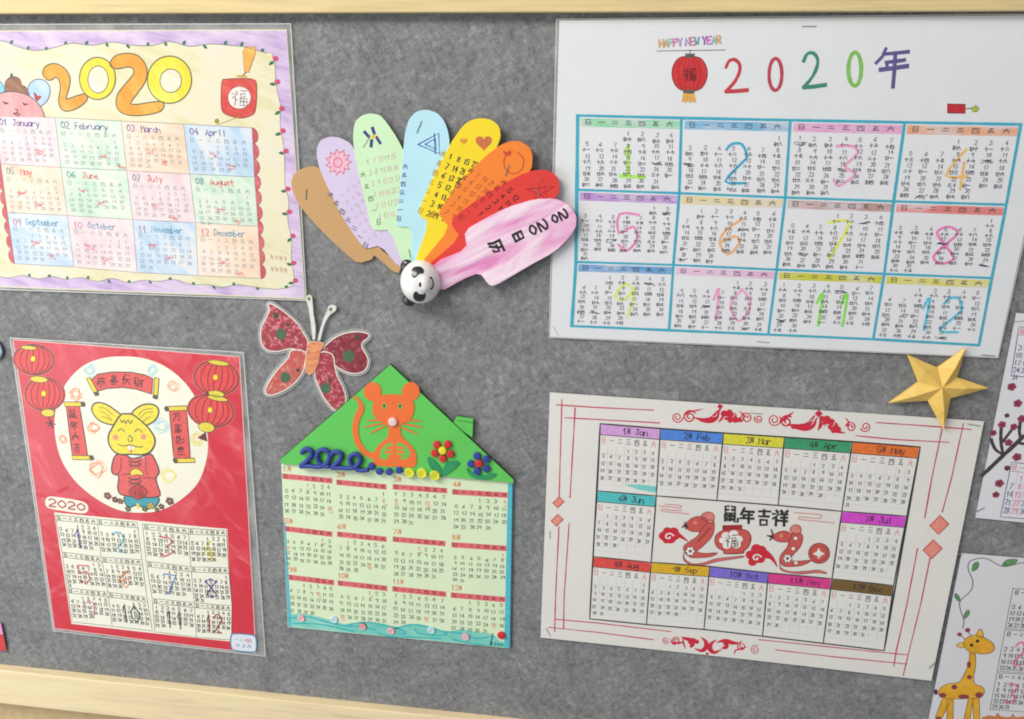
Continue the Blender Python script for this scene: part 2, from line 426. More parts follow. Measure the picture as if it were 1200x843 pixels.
# ================================================================== 1 pastel calendar, top left
H1 = 1.4
q1 = qpx((-145, 36, 336, 34.5, 358, 350.5, -140, 330), H1)
q1 = Quad(bp(-140, 36.5, H1), bp(336, 34.7, H1), bp(358, 350.5, H1), bp(-95, 333, H1))
S1 = Sheet(q1, H1, lambda s, t: 1.6 * (max(0, s - .55) / .45) ** 2 * (t - .2) * .6 + .5 * math.sin(3.1 * s) * math.sin(3.1 * t) + .8 * max(0, .25 - t))
cal1 = thing('pastel_calendar', 'pastel crayon calendar in a lilac vine border with puffy yellow and orange 2020', 'calendar', q1(.5, 1))
sheet_part(cal1, q1, S1, crayon((232, 224, 176), (230, 223, 206), .55, 1.2, 60))
film_part(cal1, Quad(bp(-146, 29, H1), bp(340.5, 28, H1), bp(359.5, 352, H1), bp(-98, 336, H1)), q1, S1)
Z1 = (0, 0, 3.3333); Z2 = (0, 120, 3.3333)
lil = crayon((196, 166, 214), (234, 222, 232), .62, 1.35, 90)
vine_dark = ink((70, 100, 96)); leafm = ink((44, 110, 78)); bud = ink((200, 72, 110))
# lilac border bands between the vine and the paper's edge
top_in = smooth(pts_of([-400, 165, -300, 190, -200, 165, -100, 185, 0, 160, 60, 180, 130, 198, 200, 190, 280, 170, 360, 178, 440, 165, 520, 178, 600, 178, 665, 162, 740, 182, 820, 172, 900, 178, 960, 185, 1040, 208], Z1, H1), False, 3)
right_in = smooth(pts_of([1062, 208, 1075, 260, 1078, 330, 1095, 410, 1095, 480, 1103, 540, 1112, 600, 1115, 720, 1130, 790, 1125, 860, 1140, 930, 1140, 1010, 1150, 1080, 1150, 1110], (0, 0, 3.3333), H1), False, 3)
bot_in = smooth(pts_of([1150, 715, 1090, 730, 1000, 722, 930, 712, 870, 722, 810, 712, 750, 712, 680, 692, 620, 700, 560, 695, 500, 705, 440, 688, 380, 700, 320, 685, 260, 692, 205, 680, 150, 690, 90, 676, 30, 686, -60, 670, -150, 680, -250, 668, -330, 672], Z2, H1), False, 3)
b = Part('lilac_border', cal1, S1)
def band(part, inner, qa, qb, m, layer):
    n = len(inner); prev = None
    for i, (x, y) in enumerate(inner):
        o = (qa[0] + (qb[0] - qa[0]) * i / (n - 1), qa[1] + (qb[1] - qa[1]) * i / (n - 1)); cur = (part.P(x, y, layer), part.P((x + o[0]) / 2, (y + o[1]) / 2, layer), part.P(*o, layer))
        if prev:
            for k in (0, 1): part.face((prev[k], cur[k], cur[k + 1], prev[k + 1]), m)
        prev = cur
band(b, top_in, bp(-120, 37.5, H1), bp(335, 36, H1), lil, 1)
band(b, [top_in[-1]] + right_in + [bot_in[0]], bp(335.5, 36, H1), bp(357, 349.5, H1), lil, 1)
band(b, bot_in, bp(357, 349.3, H1), bp(-95, 331.5, H1), lil, 1)
b.done()
vn = Part('vine', cal1, S1)
for ln in (top_in, right_in, bot_in): vn.line(ln, .35, vine_dark, 2)
vine_o = vn.done()
def leaf(parent, S, x, y, a, L, wd_, m, layer=2.5):
    p = Part('leaf', parent, S); ca, sa = math.cos(a), math.sin(a)
    sh = [(0, 0), (.3, .42), (.65, .4), (1, 0), (.65, -.35), (.3, -.4)]
    p.poly([(x + (u * L) * ca - (v * wd_) * sa, y + (u * L) * sa + (v * wd_) * ca) for u, v in sh], m, layer); p.done()
for k, (ln, st) in enumerate(((top_in, 3), (bot_in, 4), (right_in, 4))):
    for i in range(2, len(ln) - 1, st):
        x, y = ln[i]
        if x < bp(-12, 100, H1)[0]: continue
        leaf(vine_o, S1, x, y, random.choice((-1, 1)) * random.uniform(.5, 1.0) if k != 2 else random.uniform(2.4, 3.4), random.uniform(3, 4) + (1.2 if k == 2 else 0), 2.6, leafm)
        if k == 2:
            bb = Part('bud', vine_o, S1); bb.poly(circ(x + 1.2, y - 1.6, 2.2, 1.8, 8), bud, 2.7); bb.done()
# puffy year numerals
grn_out = ink((92, 92, 62))
orange1 = crayon((240, 158, 42), (246, 190, 92), .9, .5, 120); yellow1 = crayon((240, 222, 50), (244, 232, 120), .9, .5, 120)
two_a = [168, 290, 175, 265, 200, 250, 228, 252, 258, 272, 275, 305, 272, 340, 262, 375, 262, 388, 300, 375, 330, 368, 343, 380, 335, 400, 300, 425, 262, 435, 240, 425, 230, 395, 237, 345, 232, 315, 218, 302, 205, 312, 185, 312]
two_b = [430, 250, 448, 222, 485, 210, 530, 214, 562, 240, 576, 280, 566, 325, 530, 375, 512, 405, 540, 408, 590, 400, 630, 398, 642, 412, 628, 435, 580, 448, 520, 452, 475, 440, 456, 412, 460, 370, 490, 330, 522, 290, 520, 268, 500, 262, 470, 268, 445, 268]
def puffy(fl, m):
    p = Part('numeral', cal1, S1); o = smooth(pts_of(fl, Z1, H1), True, 3); p.poly(o, m, 1.6); p.outline(o, .75, grn_out, 2.6); p.done()
puffy(two_a, orange1); puffy(two_b, orange1)
for cx, cy, rx, ry, ix, iy, icx in ((382, 307, 70, 82, 40, 53, 385), (663, 312, 86, 92, 42, 46, 668)):
    p = Part('numeral', cal1, S1); o = smooth(pts_of(flat(circ(cx, cy, rx, ry, 24)), Z1, H1)); i_ = pts_of(flat(circ(icx, cy + 4, ix, iy, 24)), Z1, H1)
    p.poly(o, yellow1, 1.9); p.poly(i_, crayon((238, 228, 196), (240, 232, 214), .5, 1.0, 60), 2.3); p.outline(o, .75, grn_out, 2.7); p.outline(i_, .6, grn_out, 2.7); p.done()
# mouse peeping over the table
ZM = (0, 80, 10.0)
ms = Part('mouse_drawing', cal1, S1); dk = ink((96, 84, 84))
for e, c in (([330, 250, 350, 190, 400, 145, 460, 130, 530, 150, 580, 210, 590, 280, 570, 360, 520, 420, 470, 445, 400, 400, 345, 320], crayon((176, 208, 234), (214, 226, 236), .8)),
             ([-200, 300, -190, 200, -140, 140, -80, 120, -10, 145, 40, 200, 65, 260, 40, 310, -60, 400], crayon((110, 196, 226), (190, 220, 236), .85))):
    o = smooth(pts_of(e, ZM, H1)); ms.poly(o, c, 1.6); ms.outline(o, .7, ink((92, 110, 138)), 2)
hat = smooth(pts_of([62, 200, 80, 140, 130, 105, 180, 100, 235, 130, 262, 200, 300, 215, 325, 260, 330, 320, 60, 320, 50, 280, 70, 240], ZM, H1)); ms.poly(hat, crayon((140, 92, 66), (176, 130, 100), .85), 1.8); ms.outline(hat, .5, ink((104, 74, 60)), 2.2)
face = pts_of([-330, 570] + flat(circ(140, 640, 395, 365, 26, math.pi + .2, 2 * math.pi - .2)) + [525, 575], ZM, H1)
ms.poly(face, crayon((236, 158, 160), (240, 190, 188), .8, .2, 120), 2.3); ms.line(face[1:], .7, dk, 2.8)
for e in ([40, 395, 70, 412, 100, 408, 60, 420], [275, 410, 300, 425, 330, 420, 290, 432], [185, 480, 215, 490, 205, 520], [165, 530, 210, 525, 245, 540, 215, 555, 180, 540]): ms.line(pts_of(e, ZM, H1), 1.0, ink((120, 50, 60)), 3)
ms.line(pts_of([135, 100, 140, 70], ZM, H1), 1.6, ink((60, 88, 84)), 3)
ht = pts_of([395, 280, 430, 300, 445, 325, 480, 320, 490, 345, 435, 395, 410, 350], ZM, H1); ms.poly(ht, ink((178, 56, 66)), 2.2); ms.done()
# hanging lucky tag
lt = Part('lucky_tag', cal1, S1); rr = crayon((214, 66, 60), (224, 110, 96), .9)
body = smooth(pts_of([868, 318, 885, 310, 940, 307, 985, 310, 1002, 325, 1003, 380, 998, 430, 985, 450, 940, 462, 890, 450, 868, 432, 864, 380], Z1, H1))
lt.poly(body, rr, 1.6); lt.outline(body, .5, ink((120, 50, 50)), 2)
inn = pts_of(flat(circ(936, 382, 45, 44, 20)), Z1, H1); lt.poly(inn, ink((240, 226, 220)), 2.2); lt.outline(inn, .35, ink((150, 70, 70)), 2.6)
glyph(lt, '福', Quad(*pts_of([905, 350, 968, 352, 968, 416, 905, 414], Z1, H1)), .05, .05, .9, .9, .5, ink((70, 60, 60)))
tas = pts_of([950, 200, 962, 182, 1000, 185, 998, 210, 972, 285, 955, 280], Z1, H1); lt.poly(tas, crayon((236, 168, 66), (244, 200, 120), .8), 1.6); lt.outline(tas, .35, ink((150, 96, 50)), 2)
lt.line(pts_of([962, 282, 945, 300], Z1, H1), .8, ink((150, 80, 60)), 2.4); lt.line(pts_of([938, 455, 900, 470, 850, 488], Z1, H1), .45, ink((180, 150, 60)), 2.4)
lt.poly(pts_of(flat(circ(848, 474, 9, 10, 10)), Z1, H1), ink((150, 140, 40)), 2.5); lt.line(pts_of([928, 298, 962, 300], Z1, H1), 1.2, ink((200, 160, 60)), 2.4); lt.done()
# the twelve months
L1 = lattice([[(-7, 135), (65, 138), (142.5, 142), (215.4, 145.5), (295.5, 150)], [(1.5, 192), (72, 196.5), (149, 200), (222.6, 204), (298.5, 207.6)],
              [(9, 249), (79.5, 252.6), (156, 257.4), (229.5, 261), (303, 265.5)], [(17.4, 309), (87, 313), (161, 319.5), (232.5, 323), (306, 326.4)]], H1)
pk, gr, org, bl = (238, 212, 218), (206, 230, 208), (246, 214, 186), (192, 216, 238)
wash1 = [pk, gr, org, bl, org, gr, pk, gr, bl, pk, bl, org]
names1 = ['January', 'February', 'March', 'April', 'May', 'June', 'July', 'August', 'September', 'October', 'November', 'December']
rowc = [((92, 84, 150), (70, 64, 150)), ((60, 140, 140), (220, 70, 60)), ((200, 110, 150), (52, 148, 176))]
for mth in range(12):
    r, c = divmod(mth, 4); q = cell(L1, r, c)
    mb = Part('month_block', cal1, S1); mb.grid(q, crayon(wash1[mth], (240, 232, 222), .8, .3 + .5 * (mth % 3), 70), 1, 7); mb.line([q(0, 0), q(1, 0), q(1, 1), q(0, 1)], .3, ink((104, 100, 110)), 2.2, True); mo = mb.done()
    t = Part('month_name', mo, S1); a, bcol = (ink(x) for x in rowc[r])
    if mth == 0: a = bcol
    text(t, '%02d' % (mth + 1), q, .08, .07 + (0 if r < 2 else .04), .055, .13, .6, a); n = names1[mth]
    text(t, n, q, .34 - .006 * len(n), .08 + (0 if r < 2 else .02), .05, .12, .55, bcol, jit=.06); t.done()
    d = Part('date_writing', mo, S1); gk = ink((146, 154, 166)); gg = ink((136, 168, 152))
    for k in range(7): glyph(d, WEEK[k], q, .07 + k * .128, .26, .07, .09, .3, gg)
    for dd, col, row in days(mth + 1):
        u, v = .07 + col * .128 + random.uniform(-.012, .012), .4 + row * .113 + random.uniform(-.01, .01)
        num(d, dd, q, u, v, .066, .062, .3, gk)
        if (dd * 7 + mth * 5) % 16 == 0: scribble(d, q, u, v + .02, .16, .11, .3, ink((226, 88, 84)), 3.2, 4)
    d.done()
# red scallops down both sides of the table
for k in range(10):
    for side in (0, 1):
        if side == 0 and k < 3: continue
        t = (k + .5) / 10.0
        a = Quad(L1[0][0], L1[0][4], L1[3][4], L1[3][0])(side, t); a2 = Quad(L1[0][0], L1[0][4], L1[3][4], L1[3][0])(side, t - .05)
        an = math.atan2(a[1] - a2[1], a[0] - a2[0]); L = math.dist(a, a2) * 1.02; sg = -1 if side else 1
        p = Part('scallop', cal1, S1); o = circ(a[0], a[1], L, L * .75, 10, 0, sg * math.pi, an); p.poly(o, crayon((206, 84, 96), (220, 128, 130), .85), 1.5); p.line(o, .3, ink((120, 50, 66)), 2); p.done()
sg_ = Part('signature', cal1, S1); qs = qpx((317, 297, 338, 299, 339, 322, 318, 320), H1)
for v in (.05, .65):
    for k in range(4): glyph(sg_, random.choice('年六十月'), qs, k * .25, v, .18, .28, .3, ink((204, 160, 140)))
sg_.done()

# ================================================================== 2 red calendar, lower left
H4 = 1.5
q4 = Quad(bp(15.5, 398, H4), bp(281, 418, H4), bp(300, 765.5, H4), bp(64, 736.5, H4))
S4 = Sheet(q4, H4, lambda s, t: .9 * math.sin(3.14 * s) * (.4 + t) * .5 + 1.6 * max(0, s - .7) * max(0, .5 - t) * 2)
cal4 = thing('red_calendar', 'red laminated calendar with a yellow mouse in a red jacket and hanging lanterns', 'calendar', q4(.5, 1))
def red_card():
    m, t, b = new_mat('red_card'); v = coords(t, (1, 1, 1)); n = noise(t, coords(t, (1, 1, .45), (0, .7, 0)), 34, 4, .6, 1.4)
    t.links.new(ramp(t, n, [(.3, lin((206, 36, 56))), (.56, lin((214, 46, 64))), (.66, lin((222, 74, 88))), (.74, lin((230, 112, 120)))]), b.inputs['Base Color'])  # paler pink patches: laminate glare painted into the red, along with scuffs
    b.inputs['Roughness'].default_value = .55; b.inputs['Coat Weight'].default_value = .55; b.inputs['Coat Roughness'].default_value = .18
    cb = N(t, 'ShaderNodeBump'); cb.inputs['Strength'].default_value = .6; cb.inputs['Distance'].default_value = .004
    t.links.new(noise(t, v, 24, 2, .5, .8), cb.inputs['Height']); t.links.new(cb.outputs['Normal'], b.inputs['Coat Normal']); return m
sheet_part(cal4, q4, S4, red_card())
p = Part('white_edge', cal4, S4); p.line([q4(0, 0), q4(1, 0), q4(1, 1), q4(0, 1)], .7, paper((232, 196, 190), .4), .6, True); p.done()
film_part(cal4, Quad(bp(11.5, 396, H4), bp(285.5, 413, H4), bp(311, 769.5, H4), bp(62, 739.5, H4)), q4, S4)
Z4 = (0, 390, 3.75); Z4b = (0, 570, 3.0875)
cream = paper((244, 238, 218), .4)
disc = smooth(pts_of([240, 420, 250, 320, 290, 225, 360, 150, 440, 115, 530, 104, 630, 112, 720, 145, 800, 205, 860, 285, 900, 390, 915, 480, 905, 570, 870, 660, 800, 730, 720, 775, 640, 790, 540, 783, 450, 745, 360, 680, 300, 610, 260, 530], Z4, H4))
p = Part('white_disc', cal4, S4); p.poly(disc, cream, 1); p.done()
ol = ink((74, 66, 58)); redf = ink((228, 84, 78)); yelf = ink((246, 216, 56)); 
def lantern4(cx, cy, rx, ry, rot, capt):
    p = Part('lantern', cal4, S4); o = pts_of(flat(circ(cx, cy, rx, ry, 26, rot=rot)), Z4, H4)
    p.poly(pts_of(flat(circ(cx, cy, rx + 7, ry + 6, 26, rot=rot)), Z4, H4), ink((226, 110, 108)), 2.2)
    p.poly(o, ink((226, 74, 72)), 2.6); p.outline(o, 1.0, ol, 3.2)
    for k in (-.7, -.38, -.08, .25, .55, .8):
        p.line(pts_of(flat([(cx + (k * rx * math.sqrt(max(.05, 1 - s * s)) ) * math.cos(rot) - s * ry * math.sin(rot), cy + k * rx * math.sqrt(max(.05, 1 - s * s)) * math.sin(rot) + s * ry * math.cos(rot)) for s in (-.95, -.6, -.2, .2, .6, .95)]), Z4, H4), .7, ink((116, 44, 46)), 3)
    d = pts_of(flat(circ(cx - 4, cy - 3, 11, 13, 12)), Z4, H4); p.poly(d, ink((250, 226, 40)), 3.4); p.outline(d, .4, ink((130, 100, 20)), 3.6)
    for (x, y, w_, h_) in capt:
        e = pts_of(flat(circ(x, y, w_, h_, 16, rot=rot)), Z4, H4); p.poly(e, ink((226, 208, 70)), 3.5); p.outline(e, .5, ol, 3.8)
    return p
lantern4(150, 118, 88, 66, .1, [(127, 66, 34, 9), (172, 205, 40, 14)]).done()
pp = lantern4(197, 270, 86, 72, .05, [(212, 352, 30, 17)]); pp.line(pts_of([215, 370, 222, 400], Z4, H4), .6, ol, 3.6)
for a in (0, 1.2, 2.4, 3.6, 4.8): pp.line(pts_of([225, 402, 225 + 22 * math.cos(a), 402 + 18 * math.sin(a)], Z4, H4), .8, ink((70, 60, 60)), 3.7)
pp.done()
lantern4(952, 198, 98, 76, .15, [(962, 132, 46, 11), (952, 268, 36, 14)]).done()
pp = lantern4(928, 342, 100, 72, .18, [(958, 288, 46, 11), (908, 415, 36, 22)])
pp.poly(pts_of([905, 435, 912, 478, 868, 462], Z4, H4), ink((110, 44, 50)), 3.7); pp.done()
def scroll(fl, rods, s, vert):
    p = Part('scroll', cal4, S4); o = pts_of(fl, Z4, H4); p.poly(o, ink((226, 88, 84)), 2.2); p.outline(o, .85, ol, 2.8)
    for a in rods:
        e = pts_of(a, Z4, H4); p.line(e, 4.3, ol, 3); p.line(e, 3.0, ink((240, 212, 60)), 3.6)
        x, y = e[-1]; p.poly(circ(x, y, 2.2, 1.9, 10), ink((92, 78, 74)), 4.2)
    return p
p = scroll([405, 205, 430, 182, 500, 172, 580, 174, 640, 186, 672, 200, 668, 270, 600, 248, 540, 240, 470, 245, 415, 262], ([392, 205, 425, 268], [690, 205, 684, 282]), '', False)
for k, ch in enumerate('恭喜发财'):
    x = 428 + k * 55; y = 188 + (8 - 10 * (k in (1, 2))) ; glyph(p, ch, Quad(*pts_of([x, y, x + 40, y, x + 40, y + 42, x, y + 42], Z4, H4)), 0, 0, 1, 1, .75, ink((60, 44, 44)))
p.done()
for fl, rods, s, x0, y0, dx in (([292, 325, 350, 318, 388, 545, 320, 550], ([290, 314, 366, 314], [325, 548, 404, 549]), '鼠年大吉', 303, 338, 7),
                                ([745, 340, 820, 332, 838, 550, 765, 555], ([815, 331, 734, 334], [850, 560, 772, 562]), '万事如意', 762, 352, 6)):
    p = scroll(fl, rods, s, True)
    for k, ch in enumerate(s):
        x, y = x0 + k * dx, y0 + k * 50; glyph(p, ch, Quad(*pts_of([x, y, x + 34, y - 2, x + 36, y + 36, x + 2, y + 38], Z4, H4)), 0, 0, 1, 1, .8, ink((60, 44, 44)))
    p.done()
# crayon firework puffs
for x, y, r, c in ((335, 268, 36, (244, 146, 98)), (412, 418, 30, (246, 140, 90)), (275, 468, 24, (246, 160, 120)), (430, 598, 48, (246, 146, 100)), (762, 238, 30, (246, 180, 140)),
                   (400, 165, 32, (160, 214, 222)), (672, 165, 30, (176, 220, 226)), (712, 410, 42, (170, 216, 224)), (740, 625, 40, (244, 226, 120)), (870, 465, 36, (244, 216, 80))):
    p = Part('firework', cal4, S4); m_ = ink(c); pr = [(x + r * (.25 + .75 * random.random()) * math.cos(i * 1.1), y + r * (.25 + .75 * random.random()) * math.sin(i * 1.1)) for i in range(34)]
    p.line(smooth(pts_of(flat(pr), Z4, H4), False, 4), .42, m_, 1.8, vary=.4); p.done()
# mouse in the jacket
Zm = (90, 460, 5.623)
ms = Part('mouse_drawing', cal4, S4); yl = ink((244, 220, 62)); L = lambda f, n=3, cl=True: smooth(pts_of(f, Zm, H4), cl, n)
def shape(f, m, lay, wd_=1.15, cl=ol): o = L(f); ms.poly(o, m, lay); ms.outline(o, wd_, cl, lay + .4)
shape([330, 680, 530, 685, 530, 740, 470, 765, 400, 740, 350, 755, 322, 730], ink((62, 158, 172)), 2.2)
shape([260, 410, 330, 415, 370, 435, 440, 418, 490, 405, 520, 450, 545, 520, 525, 560, 530, 600, 552, 675, 500, 690, 420, 690, 330, 680, 285, 665, 272, 620, 278, 550, 240, 535, 232, 490], ink((226, 92, 88)), 2.8)
shape([330, 408, 365, 440, 400, 425, 440, 432, 445, 408], ink((240, 236, 228)), 3.1, .4)
shape([100, 110, 115, 75, 150, 66, 200, 80, 260, 120, 290, 150, 260, 205, 220, 210, 160, 190, 120, 155], yl, 3.3)
shape([365, 140, 400, 100, 450, 78, 500, 78, 535, 100, 540, 140, 515, 185, 470, 212, 430, 220, 400, 190], yl, 3.3)
shape([290, 148, 330, 140, 370, 145, 430, 190, 480, 240, 515, 300, 512, 350, 480, 395, 420, 410, 365, 405, 300, 408, 250, 390, 215, 340, 212, 280, 240, 225], yl, 3.9, 1.3)
for f in ([150, 100, 190, 105, 240, 150], [155, 125, 190, 135, 235, 180], [170, 160, 200, 165, 230, 188], [410, 150, 440, 115, 500, 105], [420, 170, 460, 130, 505, 130], [440, 190, 470, 165, 490, 160]): ms.line(L(f, 3, False), .55, ink((150, 110, 60)), 4.5)
for f in ([275, 252, 295, 238, 318, 258], [385, 258, 408, 240, 432, 262], [275, 340, 310, 352, 355, 345, 400, 358, 438, 356], [292, 178, 300, 200, 315, 180, 325, 205, 340, 180, 355, 205, 370, 182], [340, 290, 358, 285, 370, 310, 350, 325, 340, 305]): ms.line(L(f, 3, False), .75, ol, 4.6)
for x, y in ((258, 295), (442, 290)): ms.poly(L(flat(circ(x, y, 18, 20, 12)), 1), ink((240, 150, 120)), 4.6)
ms.poly(L([340, 350, 380, 352, 375, 378, 345, 376], 1), ink((246, 244, 238)), 4.8); ms.line(L([360, 352, 360, 376], 1, False), .4, ol, 5); ms.poly(L([348, 380, 376, 380, 362, 396], 1), ink((214, 80, 80)), 4.9)
for f in ([295, 430, 292, 500, 270, 540], [460, 430, 455, 490, 470, 540], [300, 540, 350, 535, 370, 520], [440, 560, 520, 565]): ms.line(L(f, 3, False), .6, ol, 3.6)
for y in (455, 480, 570, 595): ms.line(L([345, y - 8, 385, y + 5, 425, y - 10], 2, False), 1.0, ol, 3.8); ms.line(L([350, y + 12, 385, y, 420, y + 10], 2, False), .7, ol, 3.8)
shape([355, 520, 390, 500, 430, 520, 440, 545, 400, 540, 365, 548], ink((246, 214, 80)), 4.0, .6)
shape([345, 650, 408, 605, 470, 655, 405, 705], ink((196, 64, 66)), 3.8, .7)
glyph(ms, '福', Quad(*pts_of([375, 625, 440, 625, 440, 690, 375, 690], Zm, H4)), 0, 0, 1, 1, .5, ink((70, 50, 50)), 4.6)
ms.poly(L([395, 730, 412, 730, 415, 765, 398, 765], 1), ink((240, 214, 60)), 3.0); ms.done()
for x, y, r, c in ((205, 680, 26, (150, 60, 70)), (255, 705, 22, (120, 70, 66)), (290, 715, 20, (140, 80, 70)), (340, 765, 20, (70, 110, 60)), (450, 765, 20, (90, 120, 60)), (490, 745, 24, (226, 200, 70)), (560, 750, 20, (120, 80, 70)), (615, 715, 28, (130, 80, 80)), (530, 770, 16, (80, 110, 60))):
    p = Part('flower', cal4, S4); cx, cy = pts_of([x, y], Zm, H4)[0]; R_ = r / 5.6 * .66
    for k in range(5):
        a = k * 1.2566 + x; o = circ(cx + R_ * .62 * math.cos(a), cy + R_ * .62 * math.sin(a), R_ * .45, None, 8); p.poly(o, ink(c), 4.8 + k * .1); p.outline(o, .4, ol, 5.6)
    p.poly(circ(cx, cy, R_ * .3, None, 8), ink((200, 150, 90)), 5.8); p.done()
# year plate
p = Part('year_plate', cal4, S4); o = smooth(pts_of([165, 55, 172, 40, 200, 38, 290, 52, 315, 65, 320, 82, 308, 97, 270, 95, 190, 82, 168, 72], Z4b, H4)); p.poly(o, cream, 1.5)
text(p, '2020', Quad(*pts_of([172, 40, 318, 62, 318, 92, 172, 74], Z4b, H4)), .04, .12, .17, .78, 1.3, ink((176, 48, 62)), 2.5, .4, .02, 3); p.done()
L4 = lattice([[(64.8, 603.4), (114, 608.2), (161, 612), (167.5, 613.7), (221, 619.2), (265.6, 621.8)], [(73, 647), (119, 652.6), (166.8, 655.8), (171.7, 657.5), (224, 664), (268, 665.5)],
              [(78.7, 688.9), (127, 693.7), (172.6, 699.6), (178.8, 701), (228, 706), (272, 710)], [(84.9, 728.7), (132, 733.6), (179, 739), (182, 740), (230.6, 746.5), (271.4, 749.8)]], H4)
bigc = [(112, 90, 176), (96, 180, 206), (216, 60, 66), (226, 210, 50), (222, 84, 84), (232, 120, 56), (58, 138, 196), (96, 76, 160), (232, 150, 176), (96, 110, 96), (112, 104, 104), (176, 60, 70)]
pb = Part('month_panel', cal4, S4); pb.grid(Quad(bp(63.5, 600.5, H4), bp(266.5, 620, H4), bp(272.5, 752, H4), bp(84, 731, H4)), paper((242, 238, 218), .4), .8, 6); pb.done()
bk = ink((52, 50, 46))
for mth in range(12):
    r, c = divmod(mth, 4); q = cell(L4, r, c + (c > 1))
    mb = Part('month_block', cal4, S4); mb.grid(q, paper((244, 240, 222), .4), 1.6, 8); mb.line([q(0, 0), q(1, 0), q(1, 1), q(0, 1)], .45, bk, 2.4, True); mb.line([q(0, .14), q(1, .145)], .45, bk, 2.4); mo = mb.done()
    s = str(mth + 1); nm = Part('numeral', mo, S4)
    text(nm, s, q, .36 if len(s) == 1 else .28, .3, .27 if len(s) == 1 else .2, .52, 1.35, ink(bigc[mth]), 2.8, .25, .03, 0); nm.done()
    d = Part('date_writing', mo, S4)
    for k in range(7): glyph(d, WEEK[k], q, .035 + k * .138, .025, .095, .1, .55, bk)
    for dd, col, row in days(mth + 1): num(d, dd, q, .035 + col * .138 + random.uniform(-.01, .01), .2 + row * .136 + random.uniform(-.012, .012), .092, .09, .62, bk, 3.2)
    d.done()
p = Part('name_tag', cal4, S4); o = smooth(pts_of([275, 742.5, 295, 744, 300, 748, 300.5, 760, 297, 764, 276, 762, 271, 757, 271, 746], PX, H4)); p.poly(o, paper((226, 232, 240), .4), 3); p.outline(o, 1.1, ink((70, 128, 164)), 3.6)
qt = qpx((274, 746, 297, 748, 297, 762, 274, 760), H4)
text(p, '一二六', qt, .06, .08, .2, .3, .4, ink((120, 150, 140)), 4); text(p, '20', qt, .68, .1, .1, .3, .45, ink((214, 90, 70)), 4)
for k in range(3): scribble(p, qt, .1 + k * .3, .55, .2, .32, .4, ink((96, 96, 130)), 4, 3)
p.done()

# ================================================================== 3 white lantern calendar, top right
H2 = 1.6
q2 = Quad(bp(655.5, 24, H2), bp(1256, 17.5, H2), bp(1169, 418.7, H2), bp(645, 394.5, H2))
S2 = Sheet(q2, H2, lambda s, t: .5 * math.sin(3.14 * s) * math.sin(3.14 * t) + 2.2 * max(0, t - .8) * (1 - abs(2 * s - 1)) + 1.2 * max(0, .12 - s) * t * 4)
cal2 = thing('lantern_calendar', 'large white calendar with a red lantern, Happy New Year and turquoise ruled months', 'calendar', q2(.5, 1))
sheet_part(cal2, q2, S2, paper((228, 229, 231), .4, .025))
film_part(cal2, Quad(bp(652, 22.5, H2), bp(1260, 16, H2), bp(1169.6, 419.6, H2), bp(643.6, 395.4, H2)), q2, S2, .4)
L2 = lattice([[(677, 135.5), (798.5, 138.5), (926, 141), (1060, 143.5), (1196, 146)], [(676, 222.5), (796, 226.5), (920, 231.5), (1047, 236), (1179, 240)],
              [(675, 307), (789, 310.5), (910, 316), (1036, 321), (1162, 326)], [(670, 382), (784, 387), (900, 392), (1023, 397.5), (1147, 404.5)]], H2)
hc2 = [(128, 216, 160), (108, 180, 222), (232, 160, 206), (236, 158, 96), (190, 140, 214), (236, 212, 120), (190, 138, 128), (236, 140, 134), (92, 160, 214), (236, 190, 220), (214, 212, 70), (224, 216, 80)]
nc2 = [(176, 232, 100), (64, 170, 208), (240, 160, 196), (244, 190, 110), (238, 140, 190), (240, 180, 130), (232, 240, 80), (236, 130, 190), (222, 232, 110), (244, 166, 200), (140, 226, 80), (96, 196, 226)]
teal = ink((62, 172, 196)); bk2 = ink((78, 76, 82)); gy2 = ink((84, 82, 88))
for mth in range(12):
    r, c = divmod(mth, 4); q = cell(L2, r, c)
    mb = Part('month_block', cal2, S2); mb.grid(q, paper((230, 230, 233), .4, .02), 1, 7); mo = mb.done()
    hs = Part('weekday_strip', mo, S2); qh = q.sub(.03, .035, .985, .145); hs.grid(qh, crayon(hc2[mth], (220, 214, 220), .8, 1.5, 90), 2, 6)
    for k in range(7): glyph(hs, WEEK[k], qh, .045 + k * .137, .15, .07, .62, .42, ink((66, 74, 82)), 3.4)
    hs.done()
    s = str(mth + 1); nm = Part('numeral', mo, S2)
    if mth == 0: glyph(nm, '1', q, .43, .36, .14, .42, 2.2, ink(nc2[0]), 2.4, .02); nm.line([q(.42, .79), q(.66, .8)], 2.2, ink(nc2[0]), 2.4)
    else: text(nm, s, q, .43 if len(s) == 1 else .38, .32, .19 if len(s) == 1 else .17, .5, 1.7, ink(nc2[mth]), 2.4, .35, .02, 3)
    nm.done()
    d = Part('date_writing', mo, S2); big6 = days(mth + 1)[-1][2] == 5; st = .155 if not big6 else .132
    for dd, col, row in days(mth + 1):
        u, v = .055 + col * .135 + random.uniform(-.008, .008), .2 + row * st + random.uniform(-.008, .008)
        num(d, dd, q, u + .02, v, .042, st * .34, .36, bk2, 3.2)
        lu = lunar(mth + 1, dd)
        if (dd * 11 + mth * 3) % 17 == 0: scribble(d, q, u - .02, v + st * .5, .12, st * .36, .42, bk2, 3.2, 5)
        else: text(d, lu, q, u - .004, v + st * .5, .036, st * .34, .4, bk2, 3.2, .15, .05)
    d.done()
rl = Part('ruled_lines', cal2, S2)
for rr_ in range(4): rl.line([L2[rr_][k] for k in range(5)], 1.7 if rr_ in (0, 3) else 1.5, teal, 3.6, vary=.12)
for cc_ in range(5): rl.line([L2[k][cc_] for k in range(4)], 2.3 if cc_ == 0 else 1.7, teal, 3.8, vary=.12)
rl.done()
Zt = (770, 35, 4.0)
